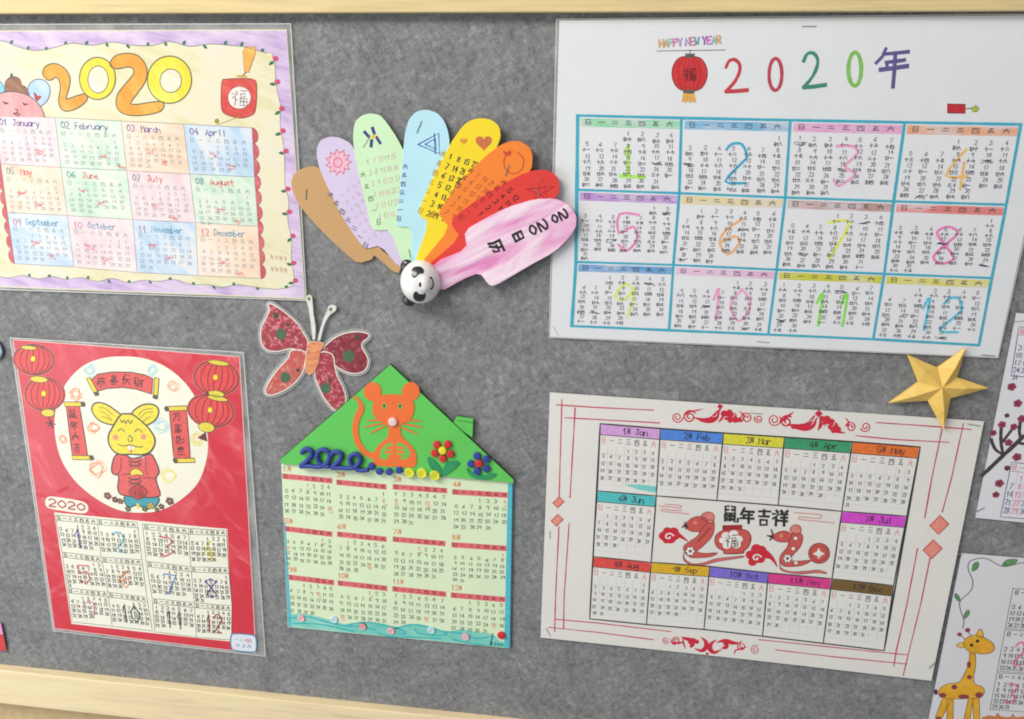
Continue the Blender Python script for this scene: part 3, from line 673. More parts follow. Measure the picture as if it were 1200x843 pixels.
# title
gw = Part('greeting', cal2, S2); qg = Quad(*pts_of([10, 45, 305, 25, 305, 66, 12, 86], Zt, H2)); u = 0.0
for k, ch in enumerate('HAPPY NEW YEAR'):
    if ch != ' ': glyph(gw, ch, qg, u, .08, .062, .84, 1.15, ink([(206, 170, 110), (206, 150, 100), (150, 190, 170), (210, 120, 170), (170, 140, 210), 0, (150, 110, 190), (206, 120, 140), (110, 160, 190), 0, (140, 90, 190), (214, 100, 180), (120, 180, 200), (206, 160, 100)][k]), 2.4, .02)
    u += .075 if ch != ' ' else .045
gw.line(pts_of([0, 100, 120, 98, 318, 95], Zt, H2), .5, ink((120, 120, 132)), 2); gw.done()
ln = Part('lantern', cal2, S2); o = smooth(pts_of([70, 205, 78, 165, 100, 135, 130, 126, 175, 126, 210, 140, 232, 180, 233, 225, 215, 265, 185, 285, 140, 288, 100, 275, 78, 245], Zt, H2))
ln.poly(o, crayon((208, 40, 46), (222, 70, 70), .9, 0, 120), 1.6); ln.outline(o, .6, ink((130, 40, 46)), 2.2)
for k in (-.66, -.33, 0, .33, .66): ln.line(smooth(pts_of(flat([(152 + k * 80 * math.sqrt(1 - .8 * s * s), 207 + s * 78) for s in (-1, -.5, 0, .5, 1)]), Zt, H2), False, 2), .4, ink((150, 40, 46)), 2.4)
ln.poly(pts_of([122, 180, 184, 180, 184, 240, 122, 240], Zt, H2), ink((190, 34, 40)), 2.5); glyph(ln, '福', Quad(*pts_of([124, 182, 182, 182, 182, 240, 124, 240], Zt, H2)), .05, .05, .9, .9, .75, ink((84, 30, 34)), 3)
for f in ([130, 112, 178, 112, 172, 130, 134, 130], [122, 282, 174, 282, 174, 300, 122, 300]): ln.poly(pts_of(f, Zt, H2), ink((88, 96, 90)), 2.6)
ln.line(pts_of([155, 95, 152, 115], Zt, H2), .5, ink((90, 90, 90)), 2.6)
for k in range(9): ln.line(pts_of([124 + k * 6, 300, 117 + k * 8, 335 + (k % 3) * 3], Zt, H2), .8, ink([(236, 186, 84), (226, 160, 60)][k % 2]), 2.6)
ln.done()
for ch, f, c1, w_ in (('2', [318, 138, 426, 136, 426, 294, 318, 294], (196, 60, 72), 2.5), ('0', [516, 132, 594, 128, 594, 288, 514, 290], (186, 66, 84), 2.5), ('2', [682, 106, 790, 104, 792, 270, 682, 276], (60, 138, 110), 2.5), ('0', [888, 102, 966, 100, 966, 268, 886, 268], (128, 190, 90), 2.7)):
    p = Part('numeral', cal2, S2); g = Quad(*pts_of(f, Zt, H2))
    if ch == '2':
        p.line([g(*a) for a in smooth([(.04, .25), (.18, .06), (.42, .02), (.63, .16), (.62, .4), (.4, .7), (.03, .97)], False, 4)], w_ * .8, ink(c1), 2, vary=.15); p.line([g(.05, .97), g(.5, .96), g(.97, .93)], w_, ink(c1), 2.3)
    else: p.line([g(*a) for a in circ(.5, .5, .38, .47, 28)], w_ * .85, ink(c1), 2, True, vary=.12)
    p.done()
p = Part('year_character', cal2, S2); g = Quad(*pts_of([1022, 84, 1192, 84, 1188, 275, 1022, 275], Zt, H2)); pu = ink((96, 84, 140))
for a, w_ in (([(.3, .02), (.2, .22), (.02, .38)], 2.4), ([(.22, .16), (.6, .13), (.92, .1)], 2.8), ([(.3, .36), (.6, .33), (.82, .3)], 2.8), ([(.32, .36), (.34, .52)], 2.4), ([(.14, .54), (.5, .5), (.9, .45)], 3.4), ([(.56, .12), (.54, .5), (.5, .97)], 3.0)):
    p.line([g(*b_) for b_ in a], w_ * .78, pu, 2, vary=.1)
p.done()
p = Part('firecracker', cal2, S2); f = [1110, 122, 1131, 122.5, 1131, 133, 1110, 132.5]; o = pts_of(f, PX, H2); p.poly(o, ink((196, 40, 48)), 1.6); p.outline(o, .5, ink((96, 40, 50)), 2)
p.line(pts_of([1132, 128, 1139, 126.5], PX, H2), .5, ink((90, 90, 80)), 2); o = pts_of([1138, 128, 1143, 123.5, 1147, 127, 1145, 131, 1140, 131], PX, H2); p.poly(o, ink((176, 190, 60)), 2); p.outline(o, .3, ink((80, 100, 60)), 2.4); p.done()

# ================================================================== 4 twin mouse calendar, lower right
H3 = 1.6
q3 = Quad(bp(644.5, 460, H3), bp(1153.2, 494, H3), bp(1091, 797, H3), bp(633.5, 747, H3))
S3 = Sheet(q3, H3, lambda s, t: 1.2 * max(0, s - .6) ** 2 * 4 * t + 1.5 * max(0, .15 - t) * (1 - abs(2 * s - 1)) + .4 * math.sin(6 * s + 2 * t))
cal3 = thing('twin_mouse_calendar', 'cream white calendar with two red mice in the middle and red corner lines', 'calendar', q3(.5, 1))
sheet_part(cal3, q3, S3, paper((230, 227, 220), .35, .025))
L3 = [lattice([[(703.4, 496.4), (774, 502), (847.8, 507.4), (919.3, 512.4), (999, 518), (1078.3, 524)]], H3)[0],
      lattice([[(700, 575), (769, 581), (840, 586.6), (912, 592.6), (986.6, 599.5), (1062.5, 605)]], H3)[0],
      lattice([[(694.7, 652), (763, 659), (831.7, 664), (900.5, 671.7), (975, 678.5), (1047, 686)]], H3)[0],
      lattice([[(691, 725), (757.5, 732), (825, 738), (893.6, 746), (964.6, 754), (1035.7, 762)]], H3)[0]]
order3 = [(0, 0), (0, 1), (0, 2), (0, 3), (0, 4), (1, 0), (1, 4), (2, 0), (2, 1), (2, 2), (2, 3), (2, 4)]
tc3 = [(214, 160, 218), (82, 136, 218), (222, 216, 62), (62, 156, 108), (232, 116, 48), (84, 190, 192), (214, 74, 204), (226, 78, 70), (222, 176, 34), (126, 110, 208), (220, 62, 140), (120, 92, 44)]
tn3 = ['1月 Jan', '2月 Feb', '3月 Mar', '4月 Apr', '5月 May', '6月 Jun', '7月 Jul', '8月 Aug', '9月 Sep', '10月 Oct', '11月 Nov', '12月 Dec']
bk3 = ink((74, 74, 76)); gl3 = ink((196, 194, 190)); rd3 = ink((226, 140, 138))
for mth in range(12):
    r, c = order3[mth]; q = cell(L3, r, c)
    mb = Part('month_block', cal3, S3); mb.grid(q, paper((232, 229, 223), .35, .02), 1, 7); mb.line([q(0, 0), q(1, 0), q(1, 1), q(0, 1)], .9, ink((52, 54, 58)), 3.2, True)
    for k in range(1, 7): mb.line([q(k / 7, .32), q(k / 7, .86)], .22, gl3, 1.8)
    for k in range(1, 6): mb.line([q(0, .32 + k * .115), q(1, .32 + k * .115)], .18, gl3, 1.8)
    mo = mb.done()
    tb = Part('title_strip', mo, S3); qt = q.sub(.012, .01, .988, .155); tb.grid(qt, ink(tc3[mth]), 2, 7); tb.line([q(0, .16), q(1, .16)], .55, bk3, 3.4)
    text(tb, tn3[mth], qt, .38 - .03 * (len(tn3[mth]) > 6), .2, .06, .6, .62, ink((46, 38, 52)), 3.2, .2, .05); tb.done()
    d = Part('date_writing', mo, S3)
    for k in range(7): glyph(d, WEEK[k], q, .035 + k * .139, .19, .075, .1, .42, rd3 if k in (0, 6) else bk3)
    for dd, col, row in days(mth + 1): num(d, dd, q, .045 + col * .139 + random.uniform(-.008, .008), .34 + row * .108 + random.uniform(-.008, .008), .056, .05, .42, bk3)
    d.done()
p = Part('marker_smudge', cal3, S3); qq = cell(L3, 0, 0); p.poly([qq(*a) for a in ((.45, .865), (.75, .85), (.99, .86), (.99, .95), (.7, .93))], ink((120, 206, 202)), 2); p.done()
fr = Part('table_border', cal3, S3); b3 = ink((48, 48, 50))
fr.line([L3[1][1], L3[1][2], L3[1][3], L3[1][4], L3[2][4], L3[2][3], L3[2][2], L3[2][1]], .95, b3, 3.8, True)
fr.line(L3[0] + [L3[3][5]] + L3[3][::-1], 1.05, b3, 3.8, True); fr.done()
# centre picture
Zc = (760, 580, 5.4545); cr = ink((206, 88, 82)); crd = ink((122, 42, 46)); cloudm = ink((206, 40, 54)); whit = ink((238, 234, 228))
def mouse3(ear, head, bodyf, tail, snout, eye, star):
    p = Part('mouse_drawing', cal3, S3)
    def sh(f, m, lay, w_=.5): o = smooth(pts_of(f, Zc, H3)); p.poly(o, m, lay); p.outline(o, w_, crd, lay + .4)
    sh(tail, ink((210, 110, 104)), 2.2, .4); sh(bodyf, cr, 2.7); sh(ear, ink((222, 130, 118)), 3.0); sh(head, cr, 3.4)
    o = pts_of(flat(circ(*eye, 11, 11, 12)), Zc, H3); p.poly(o, ink((232, 160, 140)), 4); p.poly(pts_of(flat(circ(eye[0] + 2, eye[1] + 1, 4, 4, 8)), Zc, H3), ink((40, 30, 30)), 4.4)
    for f in snout: p.line(pts_of(f, Zc, H3), 1.1, ink((70, 46, 50)), 4.2)
    pts = []
    for k in range(12): a = k * math.pi / 6; rr_ = star[2] if k % 2 == 0 else star[2] * .68; pts += [star[0] + rr_ * math.cos(a), star[1] + rr_ * math.sin(a)]
    o = pts_of(pts, Zc, H3); p.poly(o, whit, 4); p.outline(o, .5, ink((90, 50, 50)), 4.3); p.poly(pts_of(flat(circ(star[0], star[1], 10, 10, 8)), Zc, H3), ink((110, 70, 60)), 4.5)
    return p
p = mouse3([335, 150, 345, 122, 375, 110, 405, 115, 420, 140, 412, 175, 385, 180], [235, 190, 275, 150, 320, 138, 365, 150, 380, 180, 350, 205, 330, 232, 290, 235, 250, 222],
       [345, 175, 412, 165, 418, 230, 395, 280, 345, 330, 310, 362, 360, 375, 440, 372, 400, 395, 330, 402, 270, 400, 232, 370, 225, 330, 260, 300, 320, 255],
       [225, 370, 232, 410, 280, 440, 350, 435, 430, 410, 520, 400, 600, 392, 605, 400, 520, 415, 430, 430, 350, 450, 275, 450, 225, 420], ([215, 205, 240, 198], [232, 175, 245, 195, 238, 215], [225, 190, 250, 205]), (298, 178), (266, 360, 34))
for k in range(7): p.line(pts_of([310 + k * 12, 300 - k * 14, 325 + k * 12, 292 - k * 12], Zc, H3), .7, ink((90, 50, 50)), 3.6)
p.done()
p = mouse3([905, 225, 920, 200, 945, 192, 970, 205, 975, 235, 955, 255, 925, 250], [790, 265, 830, 240, 870, 232, 905, 245, 915, 270, 890, 300, 840, 302, 800, 285],
       [905, 255, 975, 250, 985, 290, 965, 340, 920, 390, 900, 420, 960, 425, 1040, 420, 990, 450, 920, 460, 860, 455, 838, 420, 850, 380, 890, 330],
       [840, 430, 845, 465, 900, 490, 1000, 490, 1080, 482, 1130, 495, 1135, 505, 1070, 500, 980, 508, 900, 500, 845, 480], ([770, 265, 795, 262], [785, 225, 795, 255, 778, 290], [760, 262, 800, 275]), (850, 262), (888, 408, 32))
for x, y in ((940, 280), (925, 345), (942, 436)): p.poly(pts_of(flat(circ(x, y, 15, 13, 6)), Zc, H3), whit, 3.6); p.outline(pts_of(flat(circ(x, y, 15, 13, 6)), Zc, H3), .35, crd, 3.8)
p.done()
p = Part('lucky_pot', cal3, S3); o = smooth(pts_of([425, 300, 432, 260, 470, 232, 530, 222, 600, 222, 640, 240, 655, 280, 640, 330, 610, 360, 600, 375, 490, 378, 480, 360, 440, 335], Zc, H3)); p.poly(o, cr, 2.4); p.outline(o, .7, crd, 2.8)
p.poly(pts_of([472, 195, 598, 192, 598, 222, 472, 226], Zc, H3), ink((160, 40, 46)), 3); 
for x, y, r in ((495, 262, 28), (545, 252, 30), (575, 285, 28), (560, 318, 30), (500, 322, 28), (475, 292, 24), (525, 290, 38)): p.poly(pts_of(flat(circ(x, y, r, r * .85, 12)), Zc, H3), whit, 3.2 + r * .001)
glyph(p, '福', Quad(*pts_of([485, 255, 575, 255, 575, 335, 485, 335], Zc, H3)), .05, .05, .9, .9, .7, ink((90, 40, 44)), 4); p.done()
p = Part('coin', cal3, S3); o = pts_of(flat(circ(1090, 375, 66, 64, 26)), Zc, H3); p.poly(o, cr, 3.5); p.outline(o, .7, crd, 4); p.outline(pts_of(flat(circ(1090, 375, 50, 48, 22)), Zc, H3), .4, crd, 4)
p.poly(pts_of([1050, 378, 1078, 362, 1088, 340, 1098, 362, 1126, 378, 1098, 392, 1088, 412, 1078, 392], Zc, H3), whit, 4.2); p.done()
for blobs, curl, tail in ((((120, 235, 30), (95, 262, 30), (160, 240, 34), (140, 275, 38), (112, 290, 22), (175, 262, 26)), (130, 268), [150, 215, 200, 245, 255, 300, 200, 275, 160, 265]),
                          (((690, 350, 36), (650, 385, 30), (720, 360, 36), (680, 400, 42), (665, 430, 28), (715, 410, 30)), (690, 405), [700, 330, 750, 350, 800, 400, 825, 465, 780, 415, 730, 400])):
    p = Part('lucky_cloud', cal3, S3)
    for i, (x, y, r) in enumerate(blobs): p.poly(pts_of(flat(circ(x, y, r, r * .95, 16)), Zc, H3), cloudm, 2.3 + i * .02)
    p.poly(smooth(pts_of(tail, Zc, H3)), cloudm, 2.5)
    sp = [(curl[0] + (6 + 3.2 * k) * math.cos(k * .75), curl[1] + (5 + 2.6 * k) * math.sin(k * .75)) for k in range(9)]
    p.line(smooth(pts_of(flat(sp), Zc, H3), False, 2), 1.1, whit, 3); p.done()
p = Part('greeting', cal3, S3)
for k, ch in enumerate('鼠年吉祥'):
    x, y = [(480, 70), (590, 82), (695, 92), (795, 98)][k]; glyph(p, ch, Quad(*pts_of([x, y, x + 100, y + 4, x + 96, y + 108, x - 4, y + 104], Zc, H3)), .02, .02, .92, .94, 1.75, ink((44, 42, 44)), 4, .015, 0, .2)
p.done()
p = Part('wind_swirl', cal3, S3)
for f in ([65, 72, 140, 76, 195, 84, 208, 76, 195, 66, 105, 60], [214, 100, 150, 98, 92, 90, 82, 97, 92, 106, 140, 110, 262, 122]): p.line(smooth(pts_of(f, Zc, H3), False, 3), .55, ink((214, 96, 104)), 2.4)
p.done()
p = Part('wind_swirl', cal3, S3)
for f in ([930, 115, 1000, 120, 1095, 128, 1104, 140, 1090, 152, 1000, 146, 968, 142, 962, 152, 975, 160, 1080, 170, 1190, 182],): p.line(smooth(pts_of(f, Zc, H3), False, 3), .55, ink((214, 96, 104)), 2.4)
p.done()
# ornaments along the edge
orn = ink((208, 38, 62))
def spiral(p, Z, cx, cy, r, turns, a0, w_, sg=1):
    n = int(turns * 12); p.line(pts_of(flat([(cx + r * (1 - .82 * i / n) * math.cos(a0 + sg * i * .5236), cy + r * (1 - .82 * i / n) * math.sin(a0 + sg * i * .5236)) for i in range(n)]), Z, H3), w_, orn, 2.2)
Zo = (780, 465, 4.8); Zp = (760, 735, 8.571)
def ornament(Z, spirals, strokes_, lobes, dia, cuts=()):
    p = Part('scroll_ornament', cal3, S3)
    for a in spirals: spiral(p, Z, *a)
    for f, w_ in strokes_: p.line(smooth(pts_of(f, Z, H3), False, 4), w_ * (.62 if Z is Zo else .8), orn, 2, taper=True)
    for x, y, r in lobes: p.poly(pts_of(flat(circ(x, y, r, r * .92, 14)), Z, H3), orn, 2)
    if dia: p.poly(pts_of(dia, Z, H3), orn, 2.2)
    for f, w_ in cuts: p.line(smooth(pts_of(f, Z, H3), False, 4), w_, ink((226, 196, 194)), 2.9, taper=True)
    p.done()
ornament(Zo, ((65, 115, 32, 1.8, 0, .8), (135, 112, 38, 1.8, -.6, 1.0, -1), (455, 120, 34, 1.7, 2.6, .9), (522, 124, 25, 1.6, 3.6, .8, -1)),
         (([105, 108, 130, 86, 165, 78, 210, 68], 2.0), ([165, 118, 215, 130, 260, 122, 290, 90, 305, 72], 5.5), ([200, 138, 250, 140, 285, 122, 300, 92], 4), ([415, 82, 440, 105, 428, 142], 2), ([300, 140, 318, 118, 330, 95], 3)),
         ((330, 95, 21), (358, 88, 19), (345, 114, 20), (378, 108, 22), (390, 128, 20), (412, 130, 15), (362, 134, 14)), [290, 55, 303, 38, 325, 52, 305, 72], (([262, 112, 282, 108, 290, 90], .7), ([318, 132, 330, 115, 348, 112], .7), ([375, 118, 388, 100, 380, 92], .6)))
ornament(Zo, ((610, 130, 38, 1.9, -.5, .8), (680, 140, 36, 1.6, -.8, 1.2, -1), (1042, 172, 30, 1.7, 3.4, .9), (1125, 170, 30, 1.6, 2.8, .8, -1)),
         (([650, 142, 680, 116, 716, 88], 3), ([695, 158, 750, 168, 800, 158, 832, 115], 6.5), ([735, 180, 790, 184, 830, 165, 848, 125], 4.5), ([860, 185, 872, 160, 870, 130], 4), ([1012, 120, 1030, 145, 1020, 168], 1.8), ([935, 195, 975, 200, 1006, 204], 3)),
         ((880, 124, 17), (908, 125, 20), (932, 142, 20), (900, 148, 18), (952, 164, 20), (930, 172, 18), (970, 184, 18), (945, 192, 16), (720, 168, 16)), [838, 95, 862, 75, 885, 95, 860, 118], (([800, 140, 822, 135, 832, 122], .7), ([888, 178, 900, 160, 920, 156], .8), ([935, 168, 950, 156, 945, 145], .6)))
ornament(Zp, ((172, 135, 36, 1.7, .5, .6), (278, 135, 42, 1.8, 1.8, .8), (935, 195, 48, 1.8, -1.5, .8, -1), (1072, 232, 50, 1.9, -1, .6, -1)),
         (([215, 115, 235, 160, 260, 185], 1.2), ([240, 160, 300, 162, 345, 155], 2.5), ([345, 110, 350, 160, 370, 218], 1.6), ([345, 108, 400, 125, 460, 125], 4), ([480, 225, 535, 240, 578, 205, 575, 150, 540, 115], 4.6), ([715, 238, 660, 258, 618, 225, 625, 175, 665, 140], 4.6), ([700, 152, 770, 140, 840, 160, 905, 165], 4.6), ([745, 215, 780, 205, 795, 165], 4), ([862, 275, 872, 240, 925, 222, 985, 205], 1.6)),
         ((420, 150, 26), (455, 140, 28), (485, 150, 24), (440, 175, 26), (430, 195, 18), (770, 165, 22), (765, 205, 18)), [570, 268, 588, 255, 605, 268, 590, 290])
# corner lines
rdl = ink((200, 60, 88))
for f in ([658.5, 468, 655, 590], [674, 478, 668, 583], [652, 474.5, 700, 477.5, 766, 480.5], [662, 489.5, 700, 491.5, 773, 495.5], [1027, 495.5, 1080, 499, 1138, 503.5], [1003, 511, 1050, 515.5, 1112, 518.5], [1129, 496.5, 1115, 560, 1104, 600], [1104, 503, 1092, 560, 1083.5, 607],
          [655, 617, 651, 700, 650, 740], [667, 613, 661, 700, 660.5, 737], [650, 725.5, 700, 730, 786, 740.5], [643, 735, 700, 741, 766, 750], [889, 750, 970, 758, 1064, 767], [909, 762, 980, 770, 1062, 777.5], [1090, 652, 1078, 710, 1064, 766, 1058, 791], [1075, 643, 1062, 710, 1050, 762, 1047, 780]):
    Part('ruled_line', cal3, S3).line(pts_of(f, PX, H3), .8, rdl, 2.2, vary=.25).done()
for x, y, s in ((654.5, 588.5, 6.5), (653, 609.5, 7), (1100.5, 615, 11), (1092.5, 643.5, 11)):
    p = Part('diamond', cal3, S3); o = pts_of([x - s, y + 1, x + 1, y - s, x + s, y - 1, x - 1, y + s], PX, H3); p.poly(o, ink((232, 146, 126)), 2.6); p.outline(o, .9, ink((196, 62, 66)), 3); p.done()

# ================================================================== 5 fan calendar with the panda button
Zf = (330, 110, 3.2417)
fan = thing('fan_calendar', 'fan of eight rainbow coloured paper blades spread from one pivot', 'calendar', bp(489, 345))
blades = [('brown', (188, 144, 92), [35, 335, 48, 302, 85, 280, 130, 275, 165, 300, 250, 420, 370, 590, 460, 650, 440, 690, 350, 610, 345, 630, 290, 645, 245, 610, 150, 520, 70, 430, 40, 370]),
 ('lilac', (212, 198, 226), [132, 235, 135, 200, 150, 175, 185, 162, 225, 168, 265, 190, 290, 240, 340, 380, 420, 520, 480, 640, 450, 665, 375, 575, 325, 590, 310, 585, 250, 500, 200, 410, 145, 290]),
 ('mint', (204, 236, 192), [272, 190, 272, 140, 280, 105, 305, 82, 340, 74, 375, 82, 400, 110, 440, 170, 470, 230, 490, 400, 510, 560, 505, 660, 460, 650, 415, 518, 350, 520, 340, 505, 310, 380, 285, 270]),
 ('pale_blue', (184, 228, 240), [470, 140, 485, 95, 510, 68, 550, 60, 590, 72, 620, 105, 637, 160, 640, 240, 600, 400, 575, 500, 530, 660, 490, 660, 497, 508, 440, 505, 437, 490, 450, 350, 462, 210]),
 ('yellow', (250, 216, 30), [690, 120, 720, 100, 760, 92, 800, 100, 828, 125, 833, 165, 820, 200, 760, 320, 690, 450, 640, 530, 540, 660, 500, 655, 560, 490, 525, 465, 522, 440, 560, 350, 640, 190]),
 ('orange', (246, 132, 42), [830, 195, 870, 180, 905, 180, 940, 200, 955, 235, 950, 290, 900, 340, 790, 430, 690, 560, 560, 670, 520, 655, 640, 510, 600, 465, 598, 445, 680, 330, 770, 240]),
 ('red', (226, 58, 50), [900, 310, 960, 290, 1010, 290, 1045, 310, 1057, 350, 1050, 390, 1000, 420, 850, 480, 720, 610, 600, 690, 540, 665, 680, 545, 645, 500, 650, 470, 760, 390])]
pinkf = [693, 520, 780, 470, 860, 430, 960, 400, 1040, 397, 1090, 420, 1120, 460, 1120, 505, 1095, 545, 1040, 600, 940, 655, 830, 720, 800, 732, 785, 725, 752, 680, 690, 705, 600, 755, 570, 700, 580, 640, 705, 590]
def round_corners(p, k=.22):
    o = []
    for i in range(len(p)):
        a, b, c = p[i - 1], p[i], p[(i + 1) % len(p)]; o += [(b[0] + (a[0] - b[0]) * k, b[1] + (a[1] - b[1]) * k), (b[0] + (c[0] - b[0]) * k, b[1] + (c[1] - b[1]) * k)]
    return o
def corrugated():
    m, t, b = new_mat('corrugated_card'); c = lin((200, 158, 108)); wv = N(t, 'ShaderNodeTexWave'); wv.inputs['Scale'].default_value = 130; wv.inputs['Distortion'].default_value = 1.2
    t.links.new(coords(t, (1, 1, 1), (0, .75, 0)), wv.inputs['Vector']); t.links.new(ramp(t, wv.outputs['Fac'], [(.0, mul(c, .95)), (1, mul(c, 1.03))]), b.inputs['Base Color']); b.inputs['Roughness'].default_value = .8; bump(t, b, wv.outputs['Fac'], .25, .0008); return m
def satin():
    m, t, b = new_mat('pink_satin'); n = noise(t, coords(t, (1, 1, .16), (0, -1.12, 0)), 75, 3, .5, 1.2)
    t.links.new(ramp(t, n, [(.36, lin((226, 140, 192))), (.46, lin((238, 184, 216))), (.6, lin((246, 222, 234)))]), b.inputs['Base Color']); b.inputs['Roughness'].default_value = .4; bump(t, b, n, .35, .004); return m
bl_o = {}; BH = {}
for k, (nm, col, f) in enumerate(blades):
    h = 2.2 + k * .8; BH[nm] = h; p = Part('fan_blade', fan, Flat(h)); o = round_corners(pts_of(f, Zf, h), .2)
    m_ = corrugated() if nm == 'brown' else paper(col, .05, .04); p.slab(o, h, 2.4 if nm == 'brown' else .45, m_, bevel=.12)
    bl_o[nm] = p.done(label={'brown': 'brown corrugated card blade'}.get(nm, nm.replace('_', ' ') + ' paper blade'))
hP = 2.2 + 7 * .8; BH['pink'] = hP; p = Part('fan_blade', fan, Flat(hP)); p.slab(round_corners(pts_of(pinkf, Zf, hP), .2), hP, .7, satin(), plain('pink_edge', (222, 150, 180), .6), .25); bl_o['pink'] = p.done(label='pink satin cover blade with brushed year lettering')
def on(nm, name): return Part(name, bl_o[nm], Flat(BH[nm]), .04)
def fl(p, f, w_, m, sm_=0, lay=1): q = pts_of(f, Zf, p.sheet.h0); p.line(smooth(q, False, 3) if sm_ else q, w_, m, lay)
p = on('lilac', 'sun_drawing'); rdk = ink((214, 66, 84)); st = []
for k in range(22): a = k * math.pi / 11; rr_ = 50 if k % 2 == 0 else 34; st += [216 + rr_ * math.cos(a), 260 + rr_ * math.sin(a)]
p.poly(pts_of(st, Zf, BH['lilac']), ink((232, 180, 200)), .5); p.line(pts_of(st, Zf, BH['lilac']), .75, rdk, 1, True); p.line(pts_of(flat(circ(214, 262, 16, 18, 14)), Zf, BH['lilac']), .6, rdk, 1, True); p.done()
p = on('lilac', 'date_writing')
for k, ch in enumerate('六五四三二一日'):
    x, y = 182 + k * 22, 370 + k * 32 ; g = Quad(*pts_of([x, y, x + 20, y + 12, x + 12, y + 30, x - 8, y + 18], Zf, BH['lilac'])); glyph(p, ch, g, 0, 0, 1, 1, .5, ink((84, 80, 110)), 1)
for r in range(7):
    for c in range(4): g = Quad(*pts_of([225 + r * 17 + c * 22 , 375 + r * 28 - c * 16, 240 + r * 17 + c * 22, 383 + r * 28 - c * 16, 236 + r * 17 + c * 22, 393 + r * 28 - c * 16, 221 + r * 17 + c * 22, 386 + r * 28 - c * 16], Zf, BH['lilac'])); (c < 3 or r < 5) and num(p, 1 + (r + c * 7) % 30, g, 0, 0, 1, 1, .35, ink((214, 170, 200)), 1)
p.done()
p = on('mint', 'flower_drawing')
for a, b_, c_ in (([345, 130, 352, 150], 2.2, (56, 56, 120)), ([315, 145, 330, 162], 2.2, (56, 56, 120)), ([360, 165, 375, 188], 2.0, (56, 56, 120)), ([342, 178, 340, 200], 2.2, (56, 56, 120)), ([345, 165, 352, 162], 2.4, (232, 190, 60)), ([335, 165, 310, 205], .5, (140, 110, 60))): fl(p, a, b_, ink(c_))
p.done()
p = on('mint', 'date_writing')
for r in range(6):
    for c in range(5):
        x, y = 318 + c * 24 + r * 9, 250 - c * 5 + r * 42; g = Quad(*pts_of([x, y, x + 17, y - 4, x + 19, y + 16, x + 2, y + 20], Zf, BH['mint'])); num(p, 1 + (c * 6 + r) % 30, g, 0, 0, 1, 1, .4, ink((224, 176, 186) if (c + r) % 3 else (190, 190, 160)), 1)
for k, ch in enumerate('六五四一日'): x, y = 300 + k * 15, 300 + k * 45; glyph(p, ch, Quad(*pts_of([x, y, x + 18, y - 4, x + 20, y + 18, x + 2, y + 20], Zf, BH['mint'])), 0, 0, 1, 1, .5, ink((110, 150, 90)), 1)
p.done()
p = on('pale_blue', 'sailboat_drawing'); bb_ = ink((42, 74, 160))
for f in ([518, 193, 597, 150, 600, 228, 518, 193], [545, 192, 585, 170, 588, 212, 545, 192], [580, 152, 584, 228]): fl(p, f, .7, bb_)
p.done()
p = on('pale_blue', 'date_writing')
for k, ch in enumerate('六五四三二一日'): x, y = 462 - k * 4, 268 + k * 33; glyph(p, ch, Quad(*pts_of([x, y, x + 18, y, x + 18, y + 18, x, y + 18], Zf, BH['pale_blue'])), 0, 0, 1, 1, .55, ink((96, 110, 160)), 1)
p.done()
p = on('yellow', 'hearts_drawing')
for x, y, s in ((768, 185, 34), (692, 180, 15)):
    o = pts_of(flat([(x + s * (16 * math.sin(t) ** 3) / 17, y - s * (13 * math.cos(t) - 5 * math.cos(2 * t) - 2 * math.cos(3 * t) - math.cos(4 * t)) / 17) for t in [i * .3142 for i in range(20)]]), Zf, BH['yellow']); p.poly(o, ink((222, 150, 50) if s < 20 else (204, 112, 62)), 1)
p.done()
def tilted(nm, x0, y0, ax, ay, bx, by, rows, cols, m1, w_, wk, first, s=.62):
    """dates written along a blade: rows step (ax,ay), columns step (bx,by) in the traced frame"""
    p = on(nm, 'date_writing')
    for r in range(rows):
        for c in range(cols):
            d = first[r] + c * 7
            if d > 31 or d < 1: continue
            x, y = x0 + r * ax + c * bx, y0 + r * ay + c * by
            g = Quad(*pts_of([x, y, x + bx * s, y + by * s, x + bx * s + ax * s, y + by * s + ay * s, x + ax * s, y + ay * s], Zf, BH[nm])); num(p, d, g, .05, .05, .9, .9, w_, m1, 1)
    for r in range(7):
        x, y = x0 + r * ax - bx * 1.0, y0 + r * ay - by * 1.0
        glyph(p, WEEK[6 - r], Quad(*pts_of([x, y, x + bx * .6, y + by * .6, x + bx * .6 + ax * .6, y + by * .6 + ay * .6, x + ax * .6, y + ay * .6], Zf, BH[nm])), 0, 0, 1, 1, .5, wk, 1)
    p.done()
tilted('yellow', 638, 225, -14, 36, 30, 10, 7, 5, ink((54, 48, 40)), .7, ink((190, 150, 40)), (1, 7, 6, 5, 4, 3, 2))
tilted('orange', 745, 295, -24, 28, 26, 16, 6, 4, ink((196, 92, 34)), .5, ink((120, 66, 40)), (7, 6, 5, 4, 3, 2))
tilted('red', 868, 352, -27, 22, 22, 28, 6, 3, ink((84, 24, 28)), .7, ink((150, 40, 40)), (5, 4, 3, 2, 1, 0))
p = on('orange', 'apple_drawing'); fl(p, flat(circ(882, 262, 38, 42, 18, -1.2, 4.6)), .75, ink((206, 70, 34)), 0); p.poly(smooth(pts_of([868, 236, 848, 232, 842, 216, 858, 222, 866, 212, 870, 226], Zf, BH['orange'])), ink((206, 66, 36)), 1.2); p.done()
p = on('red', 'star_drawing'); fl(p, [930, 362, 1035, 352, 962, 398, 990, 320, 1010, 398, 930, 362], .55, ink((150, 34, 40))); p.done()
p = on('pink', 'year_lettering'); qk = ink((34, 28, 34))
ux, uy, rx_, ry_ = .9, -.44, .44, .9
